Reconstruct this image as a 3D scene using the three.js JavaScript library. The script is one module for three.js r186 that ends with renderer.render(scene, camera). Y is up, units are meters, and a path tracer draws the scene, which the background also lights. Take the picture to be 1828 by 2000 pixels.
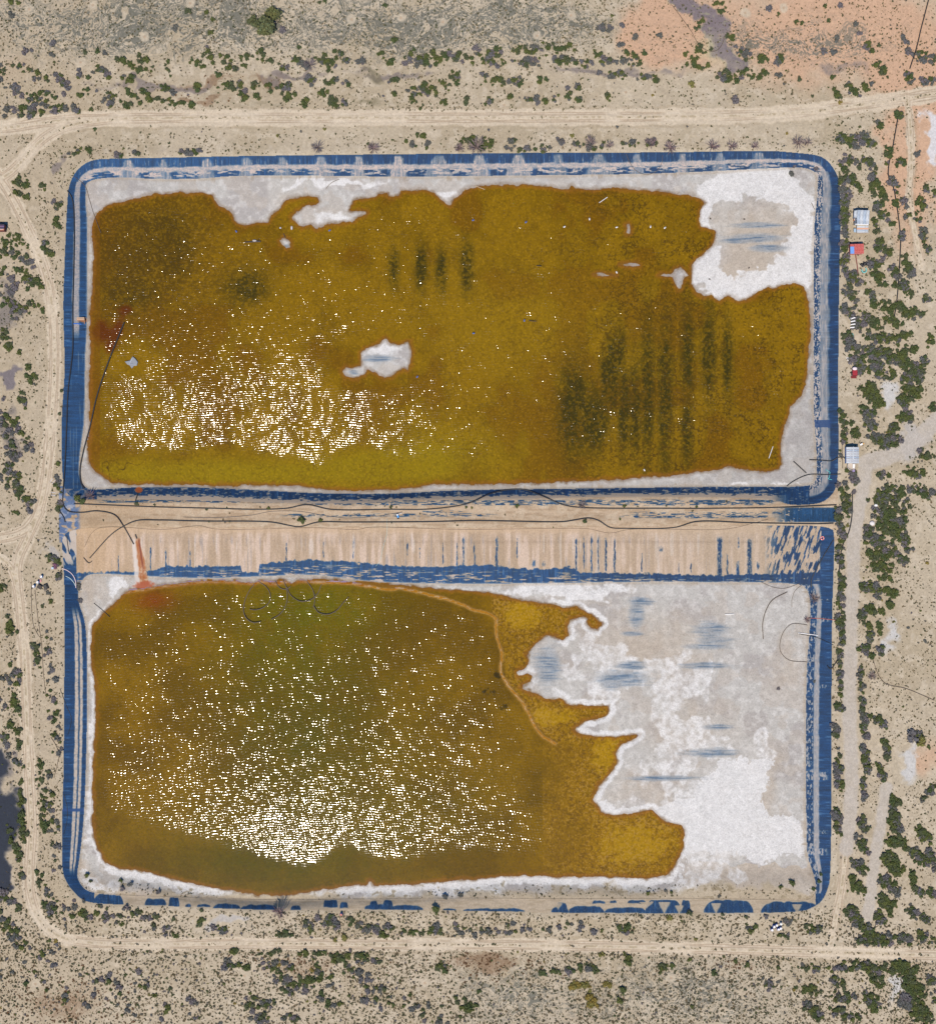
import * as THREE from 'three';
import { Sky } from 'three/addons/objects/Sky.js';
import { mergeGeometries } from 'three/addons/utils/BufferGeometryUtils.js';

// ---------------------------------------------------------------- camera, sky, sun, exposure
// The photograph is a straight-down aerial view. Plan positions are traced in photograph pixels (u to the side, v down the picture)
// and put at the height of the ground, bank, bed or water that they belong to.
const S = 0.11, CAMH = 340, CU = 914, CV = 1000;         // metres per pixel at ground level, camera height, picture centre
const scene = new THREE.Scene();
const camera = new THREE.PerspectiveCamera(2 * Math.atan(1000 * S / CAMH) * 180 / Math.PI, 935 / 1024, 1, 3000);
camera.position.set(0, CAMH, 0);
camera.up.set(0, 0, -1);
camera.lookAt(0, 0, 0);
const SUN = new THREE.Vector3(-0.12, 1, 0.45).normalize();
const sky = new Sky();
sky.scale.setScalar(2500);
sky.name = 'sky';
sky.userData.kind = 'structure';
sky.material.uniforms.sunPosition.value.copy(SUN);
sky.material.uniforms.turbidity.value = 3;
sky.material.uniforms.rayleigh.value = 1.2;
sky.material.uniforms.mieCoefficient.value = 0.004;
sky.material.uniforms.cloudCoverage.value = 0;
scene.add(sky);
scene.environmentIntensity = 0.1;
const sun = new THREE.DirectionalLight(0xfff2df, 4.9);
sun.position.copy(SUN).multiplyScalar(300);
sun.castShadow = true;
sun.shadow.mapSize.set(4096, 4096);
Object.assign(sun.shadow.camera, { left: -130, right: 130, top: 140, bottom: -140, near: 50, far: 600 });
scene.add(sun, sun.target);
const renderer = new THREE.WebGLRenderer({ antialias: true });
renderer.setSize(935, 1024);
renderer.toneMapping = THREE.LinearToneMapping;
renderer.toneMappingExposure = 1;
renderer.shadowMap.enabled = true;

// ---------------------------------------------------------------- small tools
function rng(seed) { let a = seed >>> 0; return () => { a = (a + 0x6D2B79F5) | 0; let t = Math.imul(a ^ (a >>> 15), 1 | a); t = (t + Math.imul(t ^ (t >>> 7), 61 | t)) ^ t; return ((t ^ (t >>> 14)) >>> 0) / 4294967296; }; }
const T00 = Date.now(), lap = (m) => console.log(m, Date.now() - T00);
const R0 = rng(7), NT = new Float32Array(65536);
for (let i = 0; i < 65536; i++) NT[i] = R0();
function vn(x, y) {                                       // value noise 0..1
  const xi = Math.floor(x), yi = Math.floor(y); let fx = x - xi, fy = y - yi;
  fx = fx * fx * (3 - 2 * fx); fy = fy * fy * (3 - 2 * fy);
  const x0 = xi & 255, x1 = (xi + 1) & 255, y0 = (yi & 255) << 8, y1 = ((yi + 1) & 255) << 8;
  const a = NT[y0 | x0], b = NT[y0 | x1], c = NT[y1 | x0], d = NT[y1 | x1];
  return a + (b - a) * fx + (c - a) * fy + (a - b - c + d) * fx * fy;
}
function fbm(x, y, o) { let s = 0, a = 0.5, t = 0; for (let i = 0; i < o; i++) { s += a * vn(x, y); t += a; a *= 0.5; x = x * 2.03 + 17.3; y = y * 2.03 + 9.1; } return s / t; }
const clamp = (x, a = 0, b = 1) => x < a ? a : x > b ? b : x;
const ss = (a, b, x) => { const t = clamp((x - a) / (b - a)); return t * t * (3 - 2 * t); };
const lerp = (a, b, t) => a + (b - a) * t;
const pairs = (a) => { const o = []; for (let i = 0; i < a.length; i += 2) o.push([a[i], a[i + 1]]); return o; };
function chaikin(p, closed, n) {
  for (let k = 0; k < n; k++) {
    const o = [], m = p.length;
    if (!closed) o.push(p[0]);
    for (let i = 0; i < (closed ? m : m - 1); i++) { const a = p[i], b = p[(i + 1) % m]; o.push([a[0] * .75 + b[0] * .25, a[1] * .75 + b[1] * .25], [a[0] * .25 + b[0] * .75, a[1] * .25 + b[1] * .75]); }
    if (!closed) o.push(p[m - 1]);
    p = o;
  }
  return p;
}
function segDist(x, y, a, b) { const dx = b[0] - a[0], dy = b[1] - a[1], t = clamp(((x - a[0]) * dx + (y - a[1]) * dy) / (dx * dx + dy * dy + 1e-9)); return Math.hypot(x - a[0] - dx * t, y - a[1] - dy * t); }
function polyDist(p, x, y, closed) {
  let d = 1e18; const n = p.length;
  for (let i = 0; i < n - (closed ? 0 : 1); i++) {
    const a = p[i], c = p[i + 1 < n ? i + 1 : 0], dx = c[0] - a[0], dy = c[1] - a[1], ex = x - a[0], ey = y - a[1];
    let t = (ex * dx + ey * dy) / (dx * dx + dy * dy + 1e-9); t = t < 0 ? 0 : t > 1 ? 1 : t;
    const fx = ex - dx * t, fy = ey - dy * t, q = fx * fx + fy * fy; if (q < d) d = q;
  }
  return Math.sqrt(d);
}
function inside(p, x, y) { let c = false; for (let i = 0, j = p.length - 1; i < p.length; j = i++) if ((p[i][1] > y) !== (p[j][1] > y) && x < (p[j][0] - p[i][0]) * (y - p[i][1]) / (p[j][1] - p[i][1]) + p[i][0]) c = !c; return c; }
const sdPoly = (p, x, y) => polyDist(p, x, y, true) * (inside(p, x, y) ? -1 : 1);
const U0 = -70, V0 = -70, STEP = 2, RW = 986, RH = 1072;
class Raster {
  constructor(fill) { this.d = new Float32Array(RW * RH).fill(fill); }
  run(f, u0 = U0, v0 = V0, u1 = U0 + RW * STEP, v1 = V0 + RH * STEP) {
    const i0 = Math.max(0, Math.floor((u0 - U0) / STEP)), i1 = Math.min(RW - 1, Math.ceil((u1 - U0) / STEP)), j0 = Math.max(0, Math.floor((v0 - V0) / STEP)), j1 = Math.min(RH - 1, Math.ceil((v1 - V0) / STEP));
    for (let j = j0; j <= j1; j++) for (let i = i0; i <= i1; i++) { const k = j * RW + i; this.d[k] = f(U0 + i * STEP, V0 + j * STEP, this.d[k]); }
    return this;
  }
  at(u, v) {
    let x = (u - U0) / STEP, y = (v - V0) / STEP; x = x < 0 ? 0 : x > RW - 1.001 ? RW - 1.001 : x; y = y < 0 ? 0 : y > RH - 1.001 ? RH - 1.001 : y;
    const i = x | 0, j = y | 0, k = j * RW + i, d = this.d; x -= i; y -= j;
    const a = d[k], b = d[k + 1], c = d[k + RW], e = d[k + RW + 1];
    return a + (b - a) * x + (c - a) * y + (a - b - c + e) * x * y;
  }
}
const bounds = (p, m) => [Math.min(...p.map((q) => q[0])) - m, Math.min(...p.map((q) => q[1])) - m, Math.max(...p.map((q) => q[0])) + m, Math.max(...p.map((q) => q[1])) + m];

// ---------------------------------------------------------------- traced outlines (photograph pixels)
const C1 = chaikin(pairs([140,350,150,334,163,322,180,313,205,310,330,308,460,305,700,302,920,300,1100,298,1300,298,1500,294,1560,299,1597,303,1615,313,1628,330,1637,348,1640,370,1641,420,1640,470,1638,550,1637,640,1636,760,1637,880,1635,940,1628,962,1613,977,1592,985,1540,987,1515,975,1400,971,1200,970,1000,975,800,976,680,985,560,982,400,978,260,974,170,976,140,972,126,955,122,920,121,850,122,800,127,740,127,690,124,600,126,540,129,460,132,400,134,372]), true, 2);
const T1 = chaikin(pairs([169,372,168,362,174,354,194,348,240,346,308,350,400,349,450,343,620,343,760,345,920,344,1080,342,1250,340,1400,334,1490,329,1560,326,1585,331,1597,342,1596,370,1594,400,1589,440,1588,560,1588,700,1588,800,1592,850,1595,900,1594,940,1582,950,1500,951,1400,951,1300,952,1080,955,900,957,800,963,740,965,620,964,520,958,400,952,270,951,200,956,178,957,164,950,155,930,155,905,159,870,165,830,167,780,167,700,171,640,171,560,172,430,168,400]), true, 2);
const W1 = pairs([181,435,190,415,213,400,257,389,298,380,350,376,395,377,414,380,423,394,430,405,448,412,460,430,466,437,478,441,490,436,525,433,533,418,548,405,555,392,575,386,600,383,622,384,626,392,620,400,596,403,585,411,571,419,568,425,579,433,582,441,590,444,607,439,620,447,635,440,660,437,690,433,700,425,717,417,712,413,684,413,683,405,692,390,735,386,740,380,758,379,762,386,780,381,785,373,832,371,848,375,852,381,862,390,878,401,882,395,886,388,896,384,904,374,920,367,945,364,980,361,1020,362,1060,364,1085,368,1112,370,1116,361,1122,368,1150,370,1190,368,1250,371,1300,375,1345,381,1369,391,1375,397,1368,412,1365,432,1370,443,1385,447,1397,451,1395,464,1390,480,1376,493,1360,508,1351,520,1349,553,1361,571,1373,580,1386,576,1405,587,1420,577,1440,588,1455,585,1472,576,1492,563,1510,562,1530,556,1548,553,1567,561,1574,576,1579,596,1583,625,1582,655,1578,680,1577,720,1573,755,1559,777,1543,797,1532,831,1525,866,1526,906,1518,917,1492,922,1455,918,1421,912,1408,917,1367,920,1299,930,1200,937,1099,941,1050,943,955,946,850,946,813,953,737,958,660,958,600,952,557,948,448,948,350,947,251,946,216,942,202,932,184,919,175,903,171,879,176,849,176,800,175,750,177,690,176,640,180,560,183,500,180,460]);
const ISL1 = [
  pairs([705,688,715,682,739,671,753,660,764,671,775,674,789,669,801,668,804,695,802,712,795,724,789,719,778,726,768,734,752,739,742,734,731,726,717,720,709,732,693,738,674,734,667,726,676,716,693,717,706,713,705,701]),
  pairs([1318,524,1330,521,1338,531,1345,537,1336,541,1332,559,1326,567,1321,556,1316,540,1300,541,1286,538,1299,533,1311,534]),
  pairs([1223,438,1227,435,1232,445,1231,456,1224,457]),
  pairs([1208,517,1225,514,1245,513,1249,517,1235,521,1220,519]),
  pairs([1158,536,1172,532,1182,536,1202,538,1175,540]),
  pairs([548,470,556,464,566,470,567,481,558,484,551,478]),
];
const C2 = chaikin(pairs([122,1045,122,1075,127,1130,127,1250,126,1400,125,1520,123,1560,122,1640,122,1700,130,1722,141,1738,160,1757,182,1764,240,1767,320,1769,400,1773,540,1778,760,1777,900,1778,1100,1783,1320,1784,1560,1783,1594,1769,1608,1755,1616,1736,1621,1715,1623,1600,1623,1400,1624,1200,1627,1120,1629,1050,1625,1027,1500,1026,1200,1029,900,1031,600,1030,300,1030,200,1030,150,1032]), true, 2);
const T2 = chaikin(pairs([152,1150,155,1180,164,1204,169,1230,171,1300,171,1400,168,1520,165,1590,160,1645,154,1690,150,1712,162,1734,180,1744,240,1750,400,1755,540,1760,700,1757,900,1755,1100,1757,1320,1756,1500,1758,1570,1762,1590,1752,1594,1735,1588,1705,1578,1680,1574,1650,1573,1400,1575,1300,1580,1240,1583,1190,1580,1155,1560,1138,1400,1137,1250,1136,1000,1140,860,1140,740,1137,660,1128,620,1121,500,1126,400,1130,300,1126,200,1120,172,1122,160,1135]), true, 2);
const W2 = pairs([179,1240,183,1219,205,1194,227,1178,240,1160,262,1150,311,1144,393,1134,462,1133,497,1139,506,1133,536,1138,547,1131,571,1140,582,1133,601,1131,640,1132,700,1136,737,1138,846,1149,955,1157,1010,1170,1080,1181,1099,1187,1128,1184,1143,1193,1159,1203,1175,1216,1167,1229,1156,1227,1147,1219,1148,1206,1131,1206,1112,1211,1107,1222,1110,1241,1099,1250,1080,1241,1065,1241,1038,1265,1029,1284,1032,1298,1010,1312,1013,1320,1027,1314,1040,1317,1035,1331,1016,1342,1040,1353,1065,1364,1100,1366,1109,1377,1137,1377,1188,1378,1189,1390,1182,1399,1160,1403,1140,1410,1122,1424,1130,1432,1163,1439,1200,1440,1250,1434,1240,1442,1213,1455,1203,1470,1206,1487,1195,1505,1172,1533,1157,1563,1174,1585,1200,1592,1246,1588,1272,1580,1287,1593,1301,1607,1331,1613,1337,1632,1331,1665,1315,1693,1301,1709,1262,1715,1180,1712,1100,1713,1005,1710,934,1717,838,1724,790,1728,729,1729,722,1719,718,1729,695,1729,648,1734,605,1742,573,1748,501,1748,430,1736,358,1722,287,1703,230,1696,206,1684,191,1660,184,1629,181,1600,182,1543,183,1471,188,1400,186,1340,181,1310,178,1270]);
const BERM2 = chaikin(pairs([240,1158,311,1146,393,1136,462,1136,497,1142,506,1136,536,1141,560,1136,600,1134,622,1138,682,1138,737,1148,768,1153,775,1149,797,1151,846,1164,890,1175,923,1191,950,1196,972,1208,968,1220,968,1238,977,1263,982,1284,977,1306,983,1323,994,1342,1018,1369,1035,1394,1045,1420,1060,1440,1085,1452]), false, 2);
const ROADS = [                                                                     // [half width, points]
  [17, pairs([-60,252,20,250,70,241,130,234,220,231,400,230,900,230,1150,229,1400,227,1550,222,1680,205,1828,183,1900,172])],
  [15, pairs([220,232,140,242,95,262,62,292,38,322,12,345,-60,380])],
  [14, pairs([-60,255,-20,320,15,368,45,425,75,490,97,555,106,625,108,700,104,790,96,880,88,950,74,1010,40,1048,-60,1056])],
  [14, pairs([78,1000,55,1050,30,1100,38,1170,48,1260,53,1400,58,1520,64,1620,58,1690,58,1745,76,1798,112,1830,170,1842,300,1845,500,1842,700,1845,1000,1845,1250,1850,1500,1857,1700,1862,1900,1868])],
  [9, pairs([-60,1080,0,1085,25,1110,35,1150])],
  [8, pairs([1770,190,1778,250,1780,330,1772,390,1785,450,1800,520])],
  [9, pairs([1652,1640,1646,1720,1632,1790,1622,1845])],
];
const GRAVEL = [
  [15, pairs([1690,905,1684,960,1672,1010,1666,1060,1664,1150,1660,1250,1658,1350,1660,1450,1664,1540,1658,1610,1652,1660])],
  [18, pairs([1690,905,1740,890,1790,860,1840,810,1900,740])],
  [13, pairs([1730,1540,1722,1600,1710,1660,1702,1720,1694,1790])],
];
const warp = (u, v, a) => [u + a * (2 * fbm(u / 14, v / 14, 3) - 1) + a * .35 * (2 * vn(u / 3.1, v / 3.1) - 1), v + a * (2 * fbm(u / 14 + 41, v / 14 + 13, 3) - 1) + a * .35 * (2 * vn(u / 3.1 + 9, v / 3.1 + 3) - 1)];
const sC1 = new Raster(60).run((u, v) => sdPoly(C1, u, v), ...bounds(C1, 60)), sT1 = new Raster(60).run((u, v) => sdPoly(T1, u, v), ...bounds(T1, 60));
const sC2 = new Raster(60).run((u, v) => sdPoly(C2, u, v), ...bounds(C2, 60)), sT2 = new Raster(60).run((u, v) => sdPoly(T2, u, v), ...bounds(T2, 60));
const sW1 = new Raster(70).run((u, v) => { const [a, b] = warp(u, v, 3.6); return sdPoly(W1, a, b); }, ...bounds(W1, 70));
for (const p of ISL1) sW1.run((u, v, d) => { const [a, b] = warp(u, v, 3); return Math.max(d, -sdPoly(p, a, b)); }, ...bounds(p, 70));
const sW2 = new Raster(70).run((u, v) => { const [a, b] = warp(u, v, 3.6); return sdPoly(W2, a, b); }, ...bounds(W2, 70));
const sB2 = new Raster(60).run((u, v) => { const [a, b] = warp(u, v, 2); return polyDist(BERM2, a, b, false); }, ...bounds(BERM2, 60));
const roadRaster = (list) => { const r = new Raster(60); for (const [hw, p] of list) { const q = chaikin(p, false, 2); r.run((u, v, d) => Math.min(d, polyDist(q, u, v, false) - hw), ...bounds(q, 60)); } return r; };
const roadC = roadRaster(ROADS.map(([, p]) => [0, p])), roadD = roadRaster(ROADS), gravD = roadRaster(GRAVEL);

lap('rasters');
// ---------------------------------------------------------------- heights
const WL1 = -1.7, WL2 = -2.3;
const floor1 = (u, v) => { const d = sW1.at(u, v); return d > 0 ? WL1 + .022 * clamp(d / 2) + .32 * (1 - Math.exp(-d / 70)) : WL1 - .022 * clamp(-d / 2) - .34 * (1 - Math.exp(d / 45)); };
const floor2 = (u, v) => {
  const d = sW2.at(u, v), b = sB2.at(u, v);
  let y = d > 0 ? WL2 + .022 * clamp(d / 2) + .32 * (1 - Math.exp(-d / 70)) : WL2 - .022 * clamp(-d / 2) - .4 * (1 - Math.exp(d / 55));
  if (d > 0) y += 1.25 * ss(6, 44, d) * ss(1690, 1740, v);
  return Math.max(y, lerp(WL2 + .07, y - .2, ss(0, 5, b)));
};
function rawHeight(u, v) {
  const g = .3 * (fbm(u / 160, v / 160, 2) - .5) + .22 * (fbm(u / 38 + 5, v / 38, 3) - .5) + .07 * (fbm(u / 9, v / 9 + 7, 2) - .5);
  const a = sC1.at(u, v), b = sC2.at(u, v), near = Math.min(Math.abs(a), Math.abs(b));
  const crest = .12 + .25 * g;
  if (a > 0 && b > 0) return lerp(crest, g, ss(6, 45, near)) + .14 * Math.exp(-((near - 9) ** 2) / 60);
  const [c, t, fl] = a <= 0 ? [-a, sT1.at(u, v), floor1(u, v)] : [-b, sT2.at(u, v), floor2(u, v)];
  if (t <= 0) return fl;
  const k = c / (c + t);
  return lerp(crest, fl, k * (1.06 - .06 * k)) + .025 * (fbm(u / 7, v / 7, 2) - .5) * Math.min(1, 4 * k * (1 - k));
}
const HR = new Raster(0).run((u, v) => rawHeight(u, v));
const H = (u, v) => HR.at(u, v);
const W = (u, v, y = H(u, v)) => new THREE.Vector3((u - CU) * S * (1 - y / CAMH), y, (v - CV) * S * (1 - y / CAMH));
lap('heights');

// ---------------------------------------------------------------- colours of the ground, liner, salt and pond bed: one map in metres over the site
const MX = 106, MZ = 116, TS = 2048, LIT = 1.5, TINT = [.93, .74, .27];
let r = 0, g = 0, b = 0;
const set = (R, G, B) => { r = R; g = G; b = B; }, mix = (R, G, B, t) => { if (t > 0) { if (t > 1) t = 1; r += (R - r) * t; g += (G - g) * t; b += (B - b) * t; } }, mul = (k) => { r *= k; g *= k; b *= k; };
const blob = (u, v, x, y, a, c) => { const dx = (u - x) / a, dy = (v - y) / c; return Math.exp(-dx * dx - dy * dy); };
const BARE = pairs([58,18,182,10,372,6,283,72,158,122,687,38,783,35,865,43,1115,30,1049,70,1530,15,1222,180,985,205,478,1906,830,1920,295,1970,70,1922,1260,1862,1310,1910,1455,25]);
function groundColour(u, v) {
  const n = fbm(u / 90, v / 90, 4), f = fbm(u / 11 + 3, v / 11, 3), fine = vn(u * .9, v * .9);
  const U = u, V = v, wu = 1 * (fbm(u / 44 + 3, v / 44, 4) - .5), wv = 1 * (fbm(u / 44 + 90, v / 44 + 7, 4) - .5);
  set(194, 180, 156);
  mix(178, 163, 136, ss(.42, .68, n) * .6);
  mix(210, 197, 175, ss(.5, .7, f) * .6);
  if (u < 200) mix(186, 170, 144, .4);
  u += 110 * wu; v += 60 * wv;
  // orange soil
  const o = blob(u, v, 1620, 60, 260, 120) + blob(u, v, 1300, 60, 110, 70) + blob(u, v, 1790, 250, 60, 150) + .5 * blob(u, v, 1770, 420, 60, 140) + .35 * blob(u, v, 20, 130, 60, 60) + .7 * blob(u, v, 1810, 1480, 60, 60);
  mix(209, 173, 143, ss(.25, .75, o * (.6 + .8 * n)));
  // grey lichen and dead-stem crust in the flats: blotchy, with pale gaps
  const crust = clamp(blob(u, v, 250, 45, 290, 60) + blob(u, v, 720, 55, 230, 52) + blob(u, v, 1000, 50, 170, 52) + .7 * blob(u, v, 1560, 85, 190, 45) + .7 * blob(u, v, 1330, 1950, 200, 70) + .6 * blob(u, v, 1000, 1950, 120, 60));
  if (crust > .05) {
    const sp = fbm(u / 2.6, v / 2.6, 2), patch = fbm(u / 34, v / 34 + 20, 3);
    mix(112, 112, 102, ss(.44, .56, sp + .42 * (patch - .5) + .26 * (crust - .75)) * .85 * clamp(crust * 1.6));
  }
  // rust-brown dry stalks
  const rust = blob(u, v, 400, 155, 60, 7) + blob(u, v, 512, 152, 30, 7) + blob(u, v, 395, 188, 60, 9) + .8 * blob(u, v, 950, 1880, 85, 22) + .6 * blob(u, v, 1430, 1888, 40, 10) + .6 * blob(u, v, 130, 1960, 100, 50) + .5 * blob(u, v, 600, 1880, 120, 30) + .4 * blob(u, v, 830, 172, 100, 12);
  mix(120, 88, 62, ss(.3, .7, rust * (.5 + fbm(u / 4, v / 4, 3))) * .5);
  mix(132, 122, 118, ss(.3, .8, (blob(u, v, 300, 158, 130, 7) + blob(u, v, 560, 150, 70, 8) + blob(u, v, 760, 150, 80, 8) + blob(u, v, 1200, 140, 130, 8) + .8 * blob(u, v, 1640, 140, 60, 18) + blob(u, v, 108, 325, 14, 30)) * (.4 + 1.1 * f)) * .8);
  mix(118, 110, 84, ss(.3, .8, (.9 * blob(u, v, 725, 150, 26, 14) + .8 * blob(u, v, 470, 1862, 60, 10) + .7 * blob(u, v, 725, 195, 40, 12) + .6 * blob(u, v, 520, 205, 60, 10)) * (.3 + 1.2 * f)) * .6);
  // gully of grey gravel
  { const d = Math.min(segDist(u, v, [1340, -20], [1395, 70]), segDist(u, v, [1395, 70], [1425, 110])) + 10 * (f - .5); mix(124, 115, 122, ss(26, 14, d) * .9); mix(170, 168, 130, ss(.6, .75, fbm(u / 5, v / 5, 2)) * ss(30, 18, d) * .5); mix(196, 186, 150, blob(u, v, 1390, 95, 26, 28) * .8); }
  // white salt crust and pale washes
  mix(222, 219, 219, ss(.35, .6, blob(u, v, 1815, 270, 34, 55) * (.6 + .7 * f)));
  mix(206, 204, 200, ss(.3, .7, (blob(u, v, 1768, 1490, 34, 60) + .8 * blob(u, v, 1735, 1240, 26, 40) + blob(u, v, 1737, 785, 22, 34) + .9 * blob(u, v, 1745, 1925, 14, 40)) * (.5 + .9 * f)));
  mix(188, 184, 180, ss(.3, .7, (blob(u, v, 430, 1797, 55, 11) + blob(u, v, 90, 1075, 30, 25) + .9 * blob(u, v, 1780, 860, 60, 40)) * (.5 + .9 * f)) * .8);
  // grey clay pan and wet hollow at the far side of the sandy track
  mix(128, 120, 122, ss(.35, .6, (blob(u, v, 18, 735, 32, 30)) * (.6 + .7 * f)));
  mix(120, 114, 112, ss(.35, .7, (blob(u, v, 15, 850, 26, 60) + blob(u, v, 20, 600, 34, 60) + blob(u, v, 15, 1490, 34, 40)) * (.4 + 1. * f)) * .7);
  mix(52, 58, 70, ss(12, -6, sdWet(u, v) + 16 * (f - .5)));
  u = U; v = V;
  for (let i = 0; i < BARE.length; i++) { const dx = u - BARE[i][0], dy = v - BARE[i][1], q = dx * dx + dy * dy; if (q < 250) { mix(208, 194, 170, ss(12, 6, Math.sqrt(q) + 9 * (f - .5)) * .8); mix(186, 160, 132, ss(3.5, 1.5, Math.sqrt(q)) * .7); } }
  // compacted tracks
  const rd = roadD.at(u, v) + 9 * (fbm(u / 16, v / 16 + 4, 3) - .5), rc = roadC.at(u, v);
  const on = ss(2, -3, rd); mix(168, 150, 122, ss(4, 2, Math.abs(rd - 2)) * ss(.45, .6, f) * .4);
  if (on > 0) {
    mix(215, 200, 176, on * .95);
    const rut = Math.abs(rc - 7) + 3 * (fbm(u / 30, v / 30, 2) - .5);
    mix(158, 136, 110, on * ss(2.2, .4, Math.abs(rut - 1.2)) * .8 * ss(.25, .5, fbm(u / 60 + 8, v / 60, 2)));
    mix(226, 212, 190, on * ss(3, 0, rut) * .6);
    mix(176, 160, 130, on * ss(3.2, 1, rc) * ss(.48, .66, fbm(u / 6, v / 6, 2)) * .7);
  }
  const gd = gravD.at(u, v) + 8 * (fbm(u / 14, v / 14 + 9, 3) - .5);
  mix(196, 188, 178, ss(2, -5, gd) * .9 * (.85 + .3 * (f - .5)));
  mul(.955 + .09 * fine + .1 * (vn(u * .37, v * .37) - .5));
}
const WETP = pairs([-70,1440,8,1450,14,1500,10,1550,26,1565,30,1620,32,1680,24,1720,10,1740,-70,1745]);
const sWet = new Raster(60).run((u, v) => sdPoly(WETP, u, v), -70, 1370, 110, 1820), sdWet = (u, v) => sWet.at(u, v);
const sandOnLiner = (k = 0) => set(206 - 8 * k, 190 - 10 * k, 178 - 12 * k);
function blue(u, v, along, cross, deep) {                  // woven blue-black sheet, wrinkled across the slope
  const w = vn(along * .55, cross * .06), w2 = vn(along * .16 + 30, cross * .04), f = vn(u * .8, v * .8);
  set(lerp(30, 8, deep), lerp(84, 54, deep), lerp(134, 98, deep));
  mul(.8 + .3 * w + .16 * (w2 - .5) + .16 * (f - .5));
  mix(140, 160, 190, ss(.8, .95, w) * .35 + ss(.86, .95, vn(u / 2.3, v / 2.3)) * .12);
}
const FANS = [252, 320, 405, 482, 552, 628, 700, 778, 857, 936, 1012, 1090, 1170, 1245, 1332, 1405, 1482];
const STREAKS = [295,1066,1118,2,325,1072,1120,2.4,372,1074,1110,1.4,232,1082,1118,1.6,632,1055,1090,1.4,796,1056,1084,1.4,865,1062,1102,1.3,893,1060,1106,1.6,905,1048,1106,2.8,927,1080,1110,2.6,926,1060,1080,1.2,970,1048,1108,3.2,1043,1092,1106,4.5,1062,1097,1105,4.5,1125,1050,1118,2.2,1140,1048,1112,1.4,1155,1046,1118,2,1168,1048,1115,1.8,1183,1050,1116,2.4,1200,1050,1118,2.6,1253,1080,1118,1.4,1290,1068,1076,5,1325,1098,1118,1.4,1349,1098,1118,1.4,1405,1048,1126,6,1420,1084,1122,2.2,1440,1096,1124,4,1442,1050,1070,2.2,1463,1052,1124,6,1480,1098,1112,3,690,1055,1090,1,560,1060,1096,1.2,820,1050,1090,1,1010,1048,1090,1.2];
const BLUETOP = [160,1119,250,1117,300,1113,331,1106,470,1105,474,1118,505,1118,508,1101,560,1097,615,1092,640,1096,670,1094,700,1100,760,1103,800,1106,850,1108,900,1105,960,1104,1000,1110,1080,1111,1110,1106,1135,1118,1200,1119,1300,1121,1400,1124,1500,1121,1600,1118];
function prof(a, u) { if (u <= a[0]) return a[1]; for (let i = 2; i < a.length; i += 2) if (u < a[i]) return lerp(a[i - 1], a[i + 1], (u - a[i - 2]) / (a[i] - a[i - 2])); return a[a.length - 1]; }
const SOUTHBLUE = [183,1745,1768,242,283,1755,1768,325,330,1751,1772,351,362,1766,1771,374,385,1766,1771,412,416,1765,1775,470,470,1767,1777,540,568,1768,1777,588,632,1753,1772,660,664,1762,1773,680,712,1767,1776,760,722,1760,1775,738,748,1758,1776,768,760,1768,1777,826,864,1775,1779,892,905,1774,1780,1025,1076,1772,1783,1110,1085,1764,1782,1108,1110,1770,1783,1180,1157,1759,1764,1182,1190,1758,1763,1204,1225,1758,1764,1262,1180,1772,1783,1262,1260,1757,1784,1330,1330,1757,1783,1348,1374,1757,1783,1470,1486,1761,1782,1600];
const SANDTRI = [1297,1764,1782,12,1326,1770,1784,8,1398,1766,1782,10,1476,1764,1784,10,1556,1768,1783,9,1262,1763,1772,14,1090,1766,1774,8];
function rustAt(u, v) {
  mix(174, 88, 38, ss(.3, .7, blob(u, v, 272, 957, 7, 5.5) * 1.5));
  const cx = lerp(270, 282, (v - 1055) / 80), d = Math.abs(u - cx) + 4 * (fbm(u / 4, v / 9, 2) - .5);
  if (v > 1050 && v < 1160) {
    const wd = lerp(4, 9, clamp((v - 1055) / 70)), e = ss(1048, 1058, v) * ss(1152, 1138, v);
    mix(222, 212, 204, ss(wd + 5, wd + 1, Math.abs(u - cx + 5) + 3 * (fbm(u / 2, v / 5, 2) - .5)) * e * .85);
    mix(170, 98, 48, ss(wd + 1, wd - 2, d) * e * (.55 + .6 * fbm(u / 2.2, v / 7, 2))); mix(206, 178, 150, ss(.56, .66, fbm(u / 2.5 + 7, v / 4, 2)) * ss(1098, 1116, v) * ss(wd + 2, wd - 2, d) * e * .8);
    mix(118, 50, 34, ss(2.6, .6, Math.abs(u - cx - 2)) * e * .7 * ss(1120, 1100, v));
    mix(176, 92, 60, ss(.35, .8, blob(u, v, 282, 1143, 26, 11) * (.5 + fbm(u / 5, v / 5, 3))) * .9);
  }
}
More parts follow.
